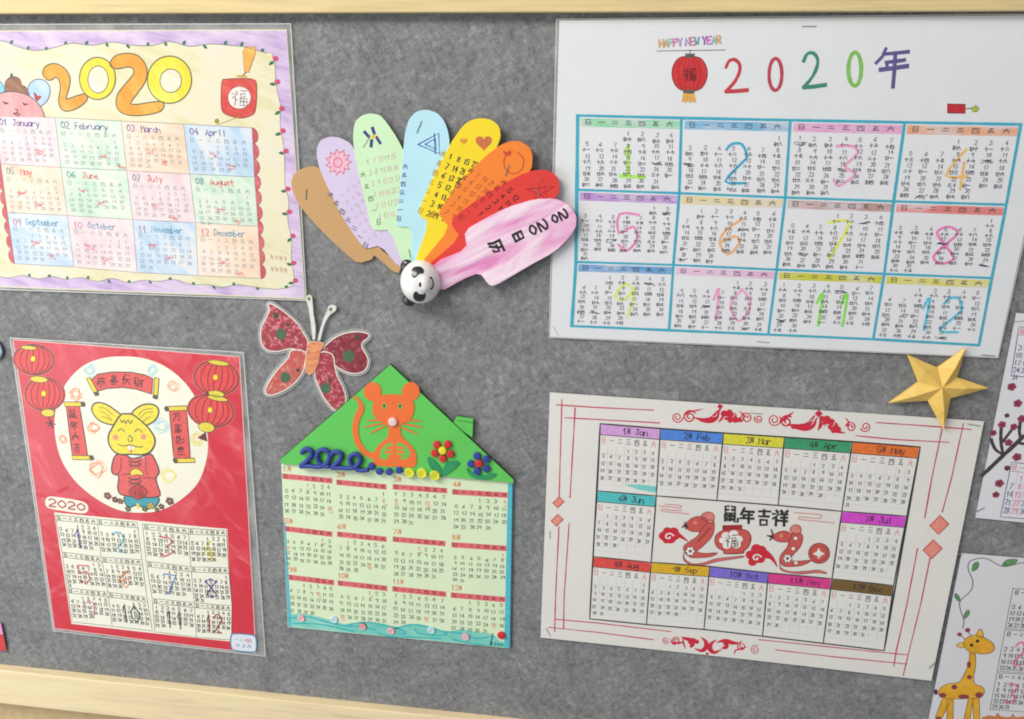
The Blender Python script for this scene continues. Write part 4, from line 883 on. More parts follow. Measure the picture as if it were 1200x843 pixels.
for ch, x, y, w_, hh, lw in (('2', 660, 251.5, 11, 8.5, 1.45), ('0', 650.3, 256.4, 8, 6.5, 1.4), ('2', 636, 264.2, 12, 9.5, 1.5), ('0', 624.5, 269.5, 9.5, 7.5, 1.5), ('日', 607, 278, 12.5, 12, 1.7), ('历', 582, 290.5, 17, 17, 1.8)):
    g = Quad(*[bp(x + ux * hh * a + rx_ * w_ * b_, y + uy * hh * a + ry_ * w_ * b_, BH['pink']) for a, b_ in ((.5, -.5), (.5, .5), (-.5, .5), (-.5, -.5))]); glyph(p, ch, g, 0, 0, 1, 1, lw, qk, 1, .015, 3 if ch in '20' else 0)
p.done()
# panda button on the pivot
def ellipsoid(p, c, axes, m, n=24, k=12, cut=-.2):
    """dome: c board mm + height, axes = (vector, vector, height vector)"""
    rows = []
    for j in range(k + 1):
        t = math.asin(cut) + (math.pi / 2 - math.asin(cut)) * j / k; row = []
        for i in range(n):
            a = 2 * math.pi * i / n; q = [c[e] + axes[0][e] * math.cos(t) * math.cos(a) + axes[1][e] * math.cos(t) * math.sin(a) + axes[2][e] * math.sin(t) for e in range(3)]; row.append(p.raw(*q))
        rows.append(row)
    for j in range(k):
        for i in range(n): p.face((rows[j][i], rows[j][(i + 1) % n], rows[j + 1][(i + 1) % n], rows[j + 1][i]), m)
    return p
Zk = (440, 280, 9.367); HPb = 9.0; RX, RY, RZ = 14.2, 15.4, 12.5
pc = pts_of([475, 490], Zk, HPb + 5)[0]
pand = Part('panda_button', fan, Flat(HPb)); cer = plain('white_ceramic', (244, 241, 235), .3, 0, .6); blk = plain('black_gloss', (38, 38, 40), .3, 0, .5)
ellipsoid(pand, (pc[0], pc[1], HPb), ((RX, 0, 0), (0, RY, 0), (0, 0, RZ)), cer, 36, 16, -.35); pand_o = pand.done(sm=True, label='glossy white panda face button on the fan pivot')
def bulge(x, y):
    t = 1 - ((x - pc[0]) / RX) ** 2 - ((y - pc[1]) / RY) ** 2; return HPb + RZ * math.sqrt(max(t, .02))
for x, y in ((345, 306), (368, 672)):
    e = Part('ear', pand_o, Flat(0)); a = pts_of([x, y], Zk, HPb)[0]; ellipsoid(e, (a[0], a[1], HPb - 1), ((4.9, 0, 0), (0, 4.9, 0), (0, 0, 2.6)), blk, 20, 8, -.5); e.done(sm=True)
class Dome:
    h0 = 0
    def h(s, x, y): return bulge(x, y)
def on_dome(name, f, m, lift, par):
    e = Part(name, par, Dome(), lift)
    q = []
    for i in range(0, len(f), 2):
        h = HPb + RZ * .8
        for _ in range(4):
            a = bp(Zk[0] + f[i] / Zk[2], Zk[1] + f[i + 1] / Zk[2], h); h = bulge(*a)
        q.append(a)
    e.poly(smooth(q, True, 3), m, 1, 1.2); return e.done(sm=True)
on_dome('eye_patch', [390, 380, 405, 325, 450, 303, 505, 310, 532, 345, 525, 380, 480, 388, 450, 415, 425, 430, 400, 410], blk, .12, pand_o)
on_dome('eye_patch', [412, 630, 425, 590, 450, 578, 480, 605, 520, 608, 550, 598, 550, 640, 525, 680, 475, 690, 430, 670], blk, .12, pand_o)
mz = Part('muzzle', pand_o, Flat(0)); a = None; h = HPb + RZ
for _ in range(4): a = bp(Zk[0] + 528 / Zk[2], Zk[1] + 508 / Zk[2], h); h = bulge(*a) + 1.5
ellipsoid(mz, (a[0], a[1], h - 2.2), ((4.6, 0, 0), (0, 5.6, 0), (0, 0, 3.6)), cer, 24, 10, -.6); mz.done(sm=True)
ns = Part('nose', pand_o, Flat(0)); a = bp(Zk[0] + 490 / Zk[2], Zk[1] + 505 / Zk[2], h + 1.2); ellipsoid(ns, (a[0], a[1], h + .3), ((1.4, 0, 0), (0, 2.0, 0), (0, 0, 1.4)), blk, 14, 7, -.6); ns.done(sm=True)
mth_ = [590, 425, 612, 415, 632, 445, 642, 490, 636, 535, 615, 560, 605, 548, 622, 525, 628, 490, 620, 450, 600, 435]
on_dome('mouth', mth_, blk, .12, pand_o)

# ================================================================== 6 butterfly
Zb = (290, 340, 5.269); HB = 1.8
bf = thing('paper_butterfly', 'laminated red paper butterfly with green wing spots and orange body', 'butterfly', bp(367, 470))
def confetti(name, cols, sc):
    m, t, b = new_mat(name); vo = N(t, 'ShaderNodeTexVoronoi'); vo.inputs['Scale'].default_value = sc; t.links.new(coords(t, (1, 1, 1), (.4, .3, .2)), vo.inputs['Vector'])
    sp = N(t, 'ShaderNodeSeparateColor'); t.links.new(vo.outputs['Color'], sp.inputs[0])
    t.links.new(ramp(t, sp.outputs[0], [(i / (len(cols) - 1) * .999, lin(c)) for i, c in enumerate(cols)]), b.inputs['Base Color']); b.inputs['Roughness'].default_value = .35; b.inputs['Coat Weight'].default_value = .5; return m
glit = confetti('glitter_red', [(140, 44, 58), (176, 62, 72), (158, 52, 62), (214, 132, 138), (184, 76, 82), (150, 48, 58)], 520); glit2 = confetti('glitter_coral', [(190, 82, 76), (206, 104, 92), (196, 90, 84), (216, 140, 128)], 480); glit3 = confetti('glitter_maroon', [(124, 38, 52), (150, 52, 64), (134, 44, 56), (178, 96, 104)], 420)
wings = [([130, 95, 150, 90, 200, 120, 260, 165, 310, 215, 345, 270, 370, 320, 360, 380, 330, 375, 280, 360, 250, 360, 190, 375, 130, 370, 95, 340, 85, 290, 90, 230, 120, 170, 140, 120], glit, [(208, 272, 34), (178, 158, 18), (250, 215, 12)]),
 ([275, 375, 355, 385, 350, 450, 335, 510, 290, 570, 220, 620, 150, 645, 115, 635, 120, 600, 160, 530, 210, 470, 255, 420], glit2, [(235, 540, 32), (312, 495, 12)]),
 ([450, 380, 480, 350, 530, 305, 590, 275, 650, 262, 700, 262, 745, 275, 740, 295, 705, 325, 705, 360, 735, 410, 742, 450, 720, 495, 670, 512, 620, 505, 575, 485, 540, 460, 510, 430, 480, 420], glit3, [(625, 408, 36), (678, 290, 16)]),
 ([450, 390, 520, 400, 535, 470, 550, 530, 585, 600, 605, 680, 560, 740, 530, 730, 480, 670, 445, 600, 420, 530, 425, 470], glit, [(482, 605, 32), (510, 555, 12)])]
def offset(p, d):
    o = []; n = len(p); ar = sum(p[i][0] * p[(i + 1) % n][1] - p[(i + 1) % n][0] * p[i][1] for i in range(n)); sg = 1 if ar > 0 else -1
    for i in range(n):
        a, b_ = p[i - 1], p[(i + 1) % n]; dx, dy = b_[0] - a[0], b_[1] - a[1]; l = math.hypot(dx, dy) or 1; o.append((p[i][0] + sg * dy / l * d, p[i][1] - sg * dx / l * d))
    return o
gsp = ink((74, 104, 76)); gsd = ink((70, 74, 56)); wedge = plain('paper_white_edge', (232, 226, 218), .5, 0, .3)
for k, (f, m_, spots) in enumerate(wings):
    h = HB + .12 * k; o = smooth(pts_of(f, Zb, h), True, 3); p = Part('wing', bf, Flat(h)); p.slab(offset(o, .9), h, .4, wedge); p.poly(o, m_, 2); wo = p.done()
    fmm = Part('laminate_margin', wo, Flat(h - .15)); oo = offset(o, 2.3); n = len(o); io = offset(o, .8)
    ids = [(fmm.P(*oo[i]), fmm.P(*io[i])) for i in range(n)]
    for i in range(n): j = (i + 1) % n; fmm.face((ids[i][0], ids[j][0], ids[j][1], ids[i][1]), film())
    fmm.line(oo, .22, film_rim(), 1, True); fmm.done()
    for i, (x, y, r) in enumerate(spots): s_ = Part('spot', wo, Flat(h)); s_.poly(smooth(pts_of(flat(circ(x, y, r, r * 1.05, 9)), Zb, h)), gsp if r > 20 else gsd, 3); s_.done()
p = Part('body', bf, Flat(HB + 1)); p.slab(smooth(pts_of([375, 330, 400, 318, 450, 322, 475, 335, 450, 380, 440, 440, 415, 500, 385, 525, 360, 505, 355, 450, 365, 380], Zb, HB + 1)), HB + 1, .6, confetti('glitter_orange', [(224, 138, 92), (236, 160, 112), (214, 120, 80)], 480), wedge, .15)
for y in (380, 420, 462): p.line(smooth(pts_of([365, y, 400, y + 10, 442, y - 2], Zb, HB + 1), False, 3), .5, ink((196, 110, 74)), 1.5)
p.done()
for f in ([402, 305, 392, 220, 378, 120, 366, 75, 365, 45, 380, 28, 398, 42, 402, 75, 408, 150, 420, 225, 418, 300], [432, 308, 450, 240, 468, 180, 490, 130, 500, 100, 525, 92, 548, 102, 545, 128, 515, 150, 488, 185, 465, 245, 450, 310]):
    h = HB + .9; p = Part('antenna', bf, Flat(h)); p.slab(smooth(pts_of(f, Zb, h), True, 2), h, .5, plain('antenna_white', (224, 222, 216), .5, 0, .4), None, .1)
    x, y = (380, 55) if f[0] == 402 else (514, 120); p.poly(pts_of(flat(circ(x, y, 11, 13, 10)), Zb, h), ink((150, 146, 90)), 1); p.poly(pts_of(flat(circ(x, y, 5, 6, 8)), Zb, h), ink((80, 84, 50)), 1.5); p.done()

# ================================================================== 7 house calendar
H5 = 1.6; HR = 4.0
ZC = (350, 430, 4.8); ZB5 = (310, 530, 3.371); ZD = (330, 690, 4.286)
q5 = Quad(bp(329.5, 541, H5), bp(601.5, 563, H5), bp(598.3, 760, H5), bp(337.3, 735, H5)); S5 = Flat(H5)
cal5 = thing('house_calendar', 'house shaped calendar, green roof with an orange mouse above pale green months', 'calendar', q5(.5, 1))
sheet_part(cal5, q5, Sheet(q5, H5), paper((222, 238, 200), .1, .03), thick=1.2)
grn = paper((96, 200, 88), .1, .04); gsd5 = plain('roof_cut_edge', (42, 78, 44), .7)
p = Part('roof', cal5, Flat(HR)); ro = pts_of([457.3, 427, 329, 537.5, 329, 543.5, 465, 553.5, 601.5, 566, 602, 562], PX, HR); p.slab(ro, HR, 2.2, grn, gsd5); p.line([ro[1], ro[0], ro[5]], .55, gsd5, .4); roof = p.done()
p = Part('chimney', roof, Flat(HR - .6)); p.slab(pts_of([535.8, 488, 554.5, 490.5, 553.5, 513, 530, 497], PX, HR - .6), HR - .6, 1.6, grn, gsd5); p.line(pts_of([536, 493, 554, 495.5], PX, HR - .6), .5, gsd5, 1); p.done()
om = paper((240, 114, 50), .1, .03); hm = HR + .5
p = Part('mouse_cutout', cal5, Flat(hm))
for i, (x, y) in enumerate(((415, 140), (630, 140))): p.slab(pts_of(flat(circ(x, y, 50, 53, 24)), ZC, hm), hm - .02 * i, .5, om)
p.slab(smooth(pts_of([465, 160, 580, 160, 640, 195, 648, 250, 625, 300, 570, 325, 525, 335, 480, 320, 435, 290, 415, 250, 420, 205], ZC, hm)), hm + .03, .5, om)
p.slab(smooth(pts_of([510, 330, 565, 330, 580, 390, 630, 440, 660, 490, 662, 540, 640, 565, 540, 562, 440, 555, 418, 530, 420, 490, 450, 440, 500, 395], ZC, hm)), hm + .01, .5, om)
tl = smooth(pts_of([305, 165, 340, 195, 352, 235, 328, 290, 318, 360, 335, 430, 380, 488, 440, 505], ZC, hm), False, 4); n = len(tl); lft, rgt = [], []
for i in range(n):
    a, b_ = tl[max(i - 1, 0)], tl[min(i + 1, n - 1)]; dx, dy = b_[0] - a[0], b_[1] - a[1]; l = math.hypot(dx, dy); hw = min(2.3, .5 + i * .22); lft.append((tl[i][0] - dy / l * hw, tl[i][1] + dx / l * hw)); rgt.append((tl[i][0] + dy / l * hw, tl[i][1] - dx / l * hw))
p.slab(lft + rgt[::-1], hm - .03, .5, om)
for f in ([500, 308, 440, 300, 380, 305], [500, 320, 430, 325, 370, 340], [500, 330, 450, 350, 400, 375], [560, 310, 630, 302, 690, 305], [560, 322, 640, 328, 695, 345], [555, 332, 610, 355, 670, 380]): p.line(smooth(pts_of(f, ZC, hm), False, 3), 1.3, om, 0, taper=True)
grm = paper((96, 196, 86), .1, .04)
p.poly(smooth(pts_of([457, 500, 470, 455, 505, 432, 545, 425, 590, 435, 620, 465, 625, 495, 600, 520, 575, 518, 560, 500, 540, 512, 520, 498, 500, 520, 470, 520], ZC, hm)), grm, 1.5)
for f, w_ in (([540, 425, 540, 520], 3.2), ([498, 458, 540, 450, 588, 458], 2.2), ([490, 482, 540, 472, 592, 482], 2.2), ([505, 505, 540, 492, 578, 505], 2.0)): p.line(pts_of(f, ZC, hm), w_, om, 2, taper=False)
for x, y in ((483, 220), (572, 222)): p.poly(pts_of(flat(circ(x, y, 13, 17, 12)), ZC, hm), ink((120, 180, 80)), 2); p.poly(pts_of(flat(circ(x - 2, y, 6, 9, 10)), ZC, hm), ink((52, 80, 50)), 2.5)
mc = p.done()
def button(name, parent, x, y, r, Z, h0, th, m, rim=None, holes=None):
    c = pts_of([x, y], Z, h0 + th)[0]; r = r / Z[2] * .62; p = Part(name, parent, Flat(h0)); n = 18
    prof = [(1.0, 0), (1.0, th * .6), (.92, th * .9), (.8, th), (.62, th * (.86 if holes else 1.04)), (.3, th * (.82 if holes else 1.08))]
    rings = [[p.raw(c[0] + r * a * math.cos(6.2832 * i / n), c[1] + r * a * math.sin(6.2832 * i / n), h0 + b_) for i in range(n)] for a, b_ in prof]
    for k, (r1, r2) in enumerate(zip(rings, rings[1:])):
        for i in range(n): p.face((r1[i], r1[(i + 1) % n], r2[(i + 1) % n], r2[i]), rim if rim and k < 2 else m)
    p.face(rings[-1], m)
    if holes:
        for dx, dy in ((-.2, -.18), (.2, -.18), (-.2, .2), (.2, .2)): p.slab(circ(c[0] + dx * r, c[1] + dy * r, r * .09, None, 8), h0 + th * .9, .1, holes)
    return p.done(sm=False)
foam_b = plain('blue_foam', (48, 66, 150), .6); foam_y = plain('yellow_button', (222, 222, 54), .35, 0, .3); foam_r = plain('red_foam', (206, 44, 46), .6); foam_w = plain('pink_white_bead', (240, 206, 206), .4); foam_yy = plain('yellow_foam', (240, 222, 50), .6)
foam_l = plain('leaf_foam', (40, 146, 92), .7)
button('nose', mc, 527, 313, 26, ZC, hm, 1.8, foam_w)
for x, y in ((408, 562), (452, 592), (507, 594), (563, 585)): button('bead', cal5, x, y, 22, ZC, HR, 2.0, foam_b)
for x, y in ((622, 600), (692, 603), (765, 615)): button('button', cal5, x, y, 31, ZC, HR, 1.8, foam_y, None, ink((176, 170, 40)))
def foam_flower(lbl, petals, cen, mp, mc_, leaves):
    p0 = Part('flower', cal5, Flat(HR))
    x, y = cen; o = pts_of(flat(circ(x, y, 16, 16, 12)), ZC, HR); p0.slab(o, HR + .4, .4, foam_l); fo = p0.done(label=lbl)
    for f in leaves: q = Part('leaf', fo, Flat(HR)); q.slab(smooth(pts_of(f, ZC, HR + .8)), HR + .8, .8, foam_l, None, .15); q.done()
    for x, y in petals: button('petal', fo, x, y, 23, ZC, HR + .1, 2.0, mp)
    button('flower_centre', fo, cen[0], cen[1], 24, ZC, HR + .3, 2.4, mc_)
foam_flower('red petalled foam flower with yellow centre', ((775, 442), (837, 440), (763, 490), (852, 494), (810, 520)), (808, 475), foam_r, foam_yy, ([725, 510, 760, 525, 795, 565, 806, 618, 765, 595, 735, 560], [905, 540, 850, 530, 815, 565, 802, 618, 860, 590]))
foam_flower('blue petalled foam flower with red centre', ((1002, 505), (1055, 525), (968, 550), (1055, 577), (1003, 590)), (1012, 548), foam_b, foam_r, ([945, 570, 985, 600, 1040, 610, 1110, 600, 1080, 632, 1010, 635, 960, 610],))
def tube(p, path, r, h0, m, n=8):
    prev = None; L = len(path)
    for i in range(L):
        a, b_ = path[max(i - 1, 0)], path[min(i + 1, L - 1)]; dx, dy = b_[0] - a[0], b_[1] - a[1]; l = math.hypot(dx, dy) or 1
        cur = [p.raw(path[i][0] - dy / l * r * math.cos(t), path[i][1] + dx / l * r * math.cos(t), h0 + r + r * math.sin(t)) for t in [6.2832 * k / n for k in range(n)]]
        if prev:
            for k in range(n): p.face((prev[k], prev[(k + 1) % n], cur[(k + 1) % n], cur[k]), m)
        else: p.face(cur, m)
        prev = cur
    p.face(prev, m)
p = Part('year_coil', cal5, Flat(HR))
coil = [18, 485, 40, 460, 72, 468, 72, 500, 40, 535, 14, 558, 60, 555, 120, 560, 165, 535, 176, 495, 158, 466, 122, 468, 106, 500, 118, 535, 150, 558, 176, 556]
tube(p, smooth(pts_of(coil, ZC, HR + 1), False, 4), 1.85, HR, foam_b)
tube(p, smooth(pts_of([176, 505, 200, 476, 238, 482, 240, 512, 212, 545, 190, 566, 240, 566, 300, 568, 335, 548, 350, 515, 328, 488, 296, 500, 290, 530, 312, 562, 345, 580, 395, 578], ZC, HR + 1), False, 4), 1.8, HR, foam_b); p.done(sm=True)
# months
bk5 = ink((80, 98, 76)); og5 = ink((224, 116, 52)); pk5 = ink((226, 110, 116)); rk5 = ink((112, 36, 44)); ho5 = ink((226, 116, 84))
strips = [[(70, 84, 268, 103), (283, 108, 482, 127), (506, 126, 722, 142), (741, 146, 965, 160)], [(76, 291, 268, 314), (286, 313, 482, 334), (506, 333, 715, 351), (738, 355, 957, 370)], [(92, 483, 275, 505), (288, 506, 485, 528), (505, 529, 718, 551), (736, 554, 953, 572)]]
for mth in range(12):
    r, c = divmod(mth, 4); x0, y0, x1, y1 = strips[r][c]; hh = 195 if r < 2 else 158; sk = .06 * hh
    q = Quad(*pts_of([x0, y0, x1, y1, x1 - (2 if c > 1 else -4), y1 + hh, x0 + (12 if c < 2 else -4) * .6, y0 + hh], ZB5, H5)); f = 21 / hh; lo = .92 if r < 2 else 1.0
    mb = Part('month_block', cal5, S5); mb.grid(q.sub(0, 0, 1, f), pk5, 1, 12)
    for k in range(7): glyph(mb, WEEK[k], q, .03 + k * .143, f * .15, .085, f * .7, .42, rk5, 2)
    mo = mb.done(); t = Part('month_name', mo, S5); up = Quad(*pts_of([x0 + 2, y0 - 30, x0 + 52, y0 - 26, x0 + 52, y0 - 4, x0 + 2, y0 - 8], ZB5, H5)); text(t, '%d月' % (mth + 1), up, 0, .05, .3 if mth < 9 else .24, .88, .62, og5, 2, .25); t.done()
    d = Part('date_writing', mo, S5); n5 = days(mth + 1)[-1][2] + 1; pit = min(.142 if r < 2 else .17, ((.83 if r < 2 else 1.0) - f - .03) / n5)
    for dd, col, row in days(mth + 1):
        hol = dd in {1: (1, 25), 2: (8,), 3: (8, 12), 4: (4,), 5: (1, 10), 6: (1, 25), 7: (1,), 8: (1,), 9: (10,), 10: (1, 25), 11: (26,), 12: (25,)}[mth + 1]
        u, v = .02 + col * .143 + random.uniform(-.012, .012), f + .05 + row * pit + random.uniform(-.012, .012)
        num(d, dd, q, u + .008, v, .08, pit * .5, .47, ho5 if hol else bk5, 2)
        if hol: scribble(d, q, u + .02, v + pit * .6, .1, .05, .35, ink((232, 130, 110)), 2.2, 2)
    d.done()
# painted sea along the bottom
p = Part('painted_sea', cal5, S5); top = smooth(pts_of([31, 130, 100, 126, 180, 140, 260, 162, 330, 180, 420, 166, 500, 174, 580, 192, 650, 178, 740, 188, 830, 215, 900, 204, 980, 218, 1060, 228, 1095, 262, 1130, 268], ZD, H5), False, 3)
sea = crayon((116, 206, 192), (168, 224, 204), .85, 1.3, 60); p.poly(top + [q5(.985, .998), q5(.5, .997), q5(.006, .997)], sea, 1)
for f in ([40, 150, 120, 140, 220, 165, 300, 185, 380, 190, 470, 205], [60, 175, 180, 178, 300, 200, 360, 215], [330, 182, 420, 168, 520, 185, 600, 205, 620, 225, 580, 230], [570, 200, 660, 180, 760, 200, 830, 225, 780, 235, 690, 225, 670, 205], [820, 215, 900, 225, 980, 250, 1060, 240, 1050, 260], [860, 255, 950, 275, 1060, 285, 1110, 280], [480, 225, 560, 240, 700, 245, 800, 250]): p.line(smooth(pts_of(f, ZD, H5), False, 4), 1.4, ink((66, 184, 184)), 2, vary=.3)
p.line(pts_of([1060, 225, 1052, 280], ZD, H5), .7, ink((40, 70, 70)), 2.4); p.poly(pts_of(flat(circ(1052, 275, 7, 10, 8)), ZD, H5), ink((40, 90, 80)), 2.4)
for k in range(3): scribble(p, Quad(*pts_of([1068, 265, 1115, 270, 1115, 290, 1068, 286], ZD, H5)), k * .33, 0, .3, 1, .4, ink((60, 120, 110)), 2.5, 3)
p.done()
p = Part('painted_edge', cal5, S5); p.poly([q5(.978, .02), q5(.999, .02), q5(.999, .999), q5(.972, .999)], ink((84, 190, 206)), 1.3); p.line([q5(.998, .02), q5(.998, .998)], .7, ink((30, 84, 120)), 1.6); p.done()
p = Part('painted_edge', cal5, S5); p.poly([q5(.001, .35), q5(.008, .35), q5(.018, .997), q5(.001, .997)], ink((96, 186, 206)), 1.3); p.done()
for x, y, c, rm in ((97, 152, (236, 190, 196), (226, 160, 170)), (262, 158, (206, 226, 236), (176, 206, 224)), (406, 192, (236, 170, 176), (120, 72, 84)), (548, 215, (236, 188, 196), (220, 150, 160)), (750, 212, (196, 222, 232), (166, 204, 220)), (922, 245, (238, 190, 206), (222, 156, 176))):
    button('button', cal5, x, y, 22, ZD, H5, 1.2, plain('shell_%d_%d' % (x, y), c, .3, 0, .4), plain('shellrim_%d' % x, rm, .4), ink((170, 110, 120)))
button('bead', cal5, 1103, 238, 23, ZD, H5, 1.6, foam_r)

# ================================================================== 8 folded star
ZS = (1030, 400, 7.664); star = thing('folded_star', 'yellow folded paper star pinned between the two white calendars', 'star', bp(1100, 495))
spm = paper((240, 200, 104), .05, .05)
tips = [(255, 122, 4.5), (780, 62, 5), (985, 422, 5), (585, 800, 5), (90, 555, 4.5)]; inn = [(527, 240, 4), (700, 325, 4), (645, 512, 4), (437, 535, 4), (352, 370, 4)]; cen = (570, 420, 8.5)
def sp(a): b_ = bp(ZS[0] + a[0] / ZS[2], ZS[1] + a[1] / ZS[2], a[2]); return (b_[0], b_[1], a[2])
def lerp3(a, b_, t): return tuple(a[i] + (b_[i] - a[i]) * t for i in range(3))
for k in range(5):
    t, a, b_, c = sp(tips[k]), sp(inn[k - 1]), sp(inn[k]), sp(cen); c = (c[0], c[1], cen[2] - .15 * k)
    p = Part('star_point', star, Flat(4)); ridge = lerp3(t, c, .5); ridge = (ridge[0], ridge[1], ridge[2] + 1.6 + .3 * (k % 2))
    top = [p.raw(*v) for v in (t, a, c, b_, ridge)]; bot = [p.raw(v[0], v[1], v[2] - (1.2 if i == 0 else 2.0)) for i, v in enumerate((t, a, c, b_))]
    for f in ((top[0], top[1], top[4]), (top[1], top[2], top[4]), (top[2], top[3], top[4]), (top[3], top[0], top[4]), (top[0], bot[0], bot[1], top[1]), (top[3], bot[3], bot[0], top[0]), (bot[0], bot[3], bot[2], bot[1]), (top[1], bot[1], bot[2], top[2]), (top[2], bot[2], bot[3], top[3])): p.face(f, spm)
    po = p.done(); fl_ = Part('folded_flap', po, Flat(4)); e1 = lerp3(b_, t, .06); e2 = lerp3(ridge, t, .05); e3 = lerp3(c, ridge, .12)
    ids = [fl_.raw(v[0], v[1], v[2] + .35) for v in (e1, lerp3(b_, t, .62), e2, e3)]; ids2 = [fl_.raw(fl_.v[i][0], fl_.v[i][1], fl_.v[i][2] - .3) for i in ids]
    fl_.face(ids, spm)
    for i in range(4): j = (i + 1) % 4; fl_.face((ids[i], ids[j], ids2[j], ids2[i]), spm)
    fl_.done()

# ================================================================== 9 plum blossom calendar, right edge
H6 = 1.5; ZR = (1130, 360, 3.243)
q6 = Quad(bp(1191, 367, H6), bp(1470, 384, H6), bp(1395, 632, H6), bp(1143, 607, H6)); S6 = Sheet(q6, H6)
cal6 = thing('blossom_calendar', 'white calendar with a plum blossom branch, cut off at the right edge', 'calendar', q6(.3, 1))
sheet_part(cal6, q6, S6, paper((226, 226, 230), .35, .025))
br = Part('branch', cal6, S6); bm = ink((72, 58, 64))
for f, w_ in (([68, 640, 110, 600, 150, 562, 190, 525, 227, 490, 300, 430], 2.8), ([148, 560, 122, 545, 108, 522, 103, 502], 2.0), ([148, 560, 140, 520, 139, 480, 141, 452], 2.2), ([146, 512, 170, 480, 186, 460], 1.9), ([215, 500, 209, 470, 214, 430], 2.2), ([200, 515, 240, 520, 280, 500], 2.0)): br.line(smooth(pts_of(f, ZR, H6), False, 4), w_, bm, 1.6, vary=.15)
bro = br.done()
for k, (x, y, r) in enumerate(((180, 303, 14), (203, 366, 14), (162, 412, 8), (143, 447, 13), (110, 478, 11), (188, 455, 12), (168, 515, 13), (218, 425, 14), (200, 570, 15), (163, 612, 10), (133, 670, 15), (120, 713, 12))):
    p = Part('blossom', cal6, S6); cx, cy = pts_of([x, y], ZR, H6)[0]; R_ = r / 3.243 * .58; cc = (92, 66, 72) if r < 11 else (166, 62, 92)
    for i in range(5): a = i * 1.2566 + k; p.poly(circ(cx + R_ * .62 * math.cos(a), cy + R_ * .62 * math.sin(a), R_ * .5, None, 9), ink(cc), 2.2 + i * .05); p.outline(circ(cx + R_ * .62 * math.cos(a), cy + R_ * .62 * math.sin(a), R_ * .5, None, 9), .25, ink((110, 40, 60)), 2.8)
    p.poly(circ(cx, cy, R_ * .25, None, 8), ink((90, 36, 50)), 3); p.done()
vi = ink((96, 92, 140))
for nm_, f, mm in (('a', [208, 75, 420, 95, 390, 275, 178, 262], 5), ('b', [180, 590, 400, 610, 360, 815, 137, 797], 6)):
    q = Quad(*pts_of(f, ZR, H6)); mb = Part('month_block', cal6, S6); mb.grid(q, paper((230, 229, 234), .35, .02), 1, 8); mb.line([q(0, 0), q(1, 0), q(1, 1), q(0, 1)], .55, ink((106, 84, 116)), 2, True); mb.line([q(0, .16), q(1, .16)], .35, ink((150, 120, 150)), 2)
    for k in range(1, 7): mb.line([q(k / 7, 0), q(k / 7, 1)], .25, ink((200, 180, 196)), 1.6)
    mo = mb.done(); d = Part('date_writing', mo, S6)
    for k in range(7): glyph(d, WEEK[k], q, .03 + k * .143, .035, .08, .1, .5, ink((222, 110, 130)), 3)
    for dd, col, row in days(mm): num(d, dd, q, .025 + col * .143, .22 + row * .15, .1, .1, .55, vi if (dd + mm) % 7 else ink((232, 110, 150)), 3)
    d.done()
p = Part('pencil_line', cal6, S6); p.line(pts_of([1188.6, 377.5, 1205, 376, 1260, 380], PX, H6), .5, ink((140, 138, 140)), 1.5); p.done()

# ================================================================== 10 giraffe calendar, lower right corner
H7 = 1.5; ZG = (1060, 620, 3.779)
q7 = Quad(bp(1127, 648.5, H7), bp(1420, 672, H7), bp(1345, 985, H7), bp(1066, 955, H7)); S7 = Sheet(q7, H7)
cal7 = thing('giraffe_calendar', 'white calendar with a yellow giraffe under a leafy vine, cut off at the corner', 'calendar', q7(.3, 1))
sheet_part(cal7, q7, S7, paper((222, 220, 224), .35, .025))
p = Part('vine', cal7, S7); p.line(smooth(pts_of([257, 440, 263, 405, 248, 360, 246, 320, 292, 275, 302, 230, 282, 180, 288, 145, 330, 130, 370, 134, 430, 165, 480, 160, 530, 150, 640, 172, 760, 160], ZG, H7), False, 4), .7, ink((110, 116, 112)), 1.6); vo7 = p.done()
for f in ([298, 185, 305, 155, 325, 146, 328, 165, 315, 182], [244, 322, 224, 305, 224, 284, 242, 300], [262, 398, 268, 370, 284, 358, 286, 380], [432, 160, 455, 136, 498, 135, 490, 152, 460, 162], [590, 165, 620, 140, 650, 150, 625, 168]):
    p = Part('leaf', vo7, S7); o = smooth(pts_of(f, ZG, H7)); p.poly(o, crayon((84, 142, 88), (130, 170, 120), .9, .6, 120), 2); p.outline(o, .3, ink((66, 96, 70)), 2.5); p.done()
gf = Part('giraffe_drawing', cal7, S7); gy = crayon((230, 170, 30), (238, 196, 70), .9, .8, 90); go = ink((120, 86, 30))
def gsh(f, m, lay, sm_=True): o = pts_of(f, ZG, H7); o = smooth(o) if sm_ else o; gf.poly(o, m, lay); gf.outline(o, .45, go, lay + .4)
for i, f in enumerate(([172, 738, 212, 742, 165, 838, 135, 838], [188, 740, 216, 742, 214, 905, 186, 905], [285, 740, 306, 742, 280, 905, 250, 905], [302, 740, 330, 738, 334, 905, 308, 905])): gsh(f, gy, 1.6 + .1 * i, False)
gsh([290, 540, 310, 545, 314, 600, 306, 678, 345, 700, 352, 725, 332, 746, 260, 752, 190, 750, 152, 735, 158, 706, 190, 686, 240, 678, 265, 640, 285, 590], gy, 2.4)
gsh([228, 515, 252, 503, 268, 512, 262, 524, 245, 525], ink((240, 190, 90)), 2.6); gsh([318, 475, 324, 455, 336, 442, 346, 460, 346, 482], ink((238, 180, 60)), 2.6)
gsh([262, 505, 275, 482, 310, 470, 345, 478, 385, 500, 398, 525, 385, 546, 350, 553, 315, 550, 290, 545, 268, 527], gy, 3.0)
gf.poly(smooth(pts_of([325, 520, 350, 505, 388, 508, 396, 528, 380, 546, 345, 550], ZG, H7)), ink((238, 168, 44)), 3.5)
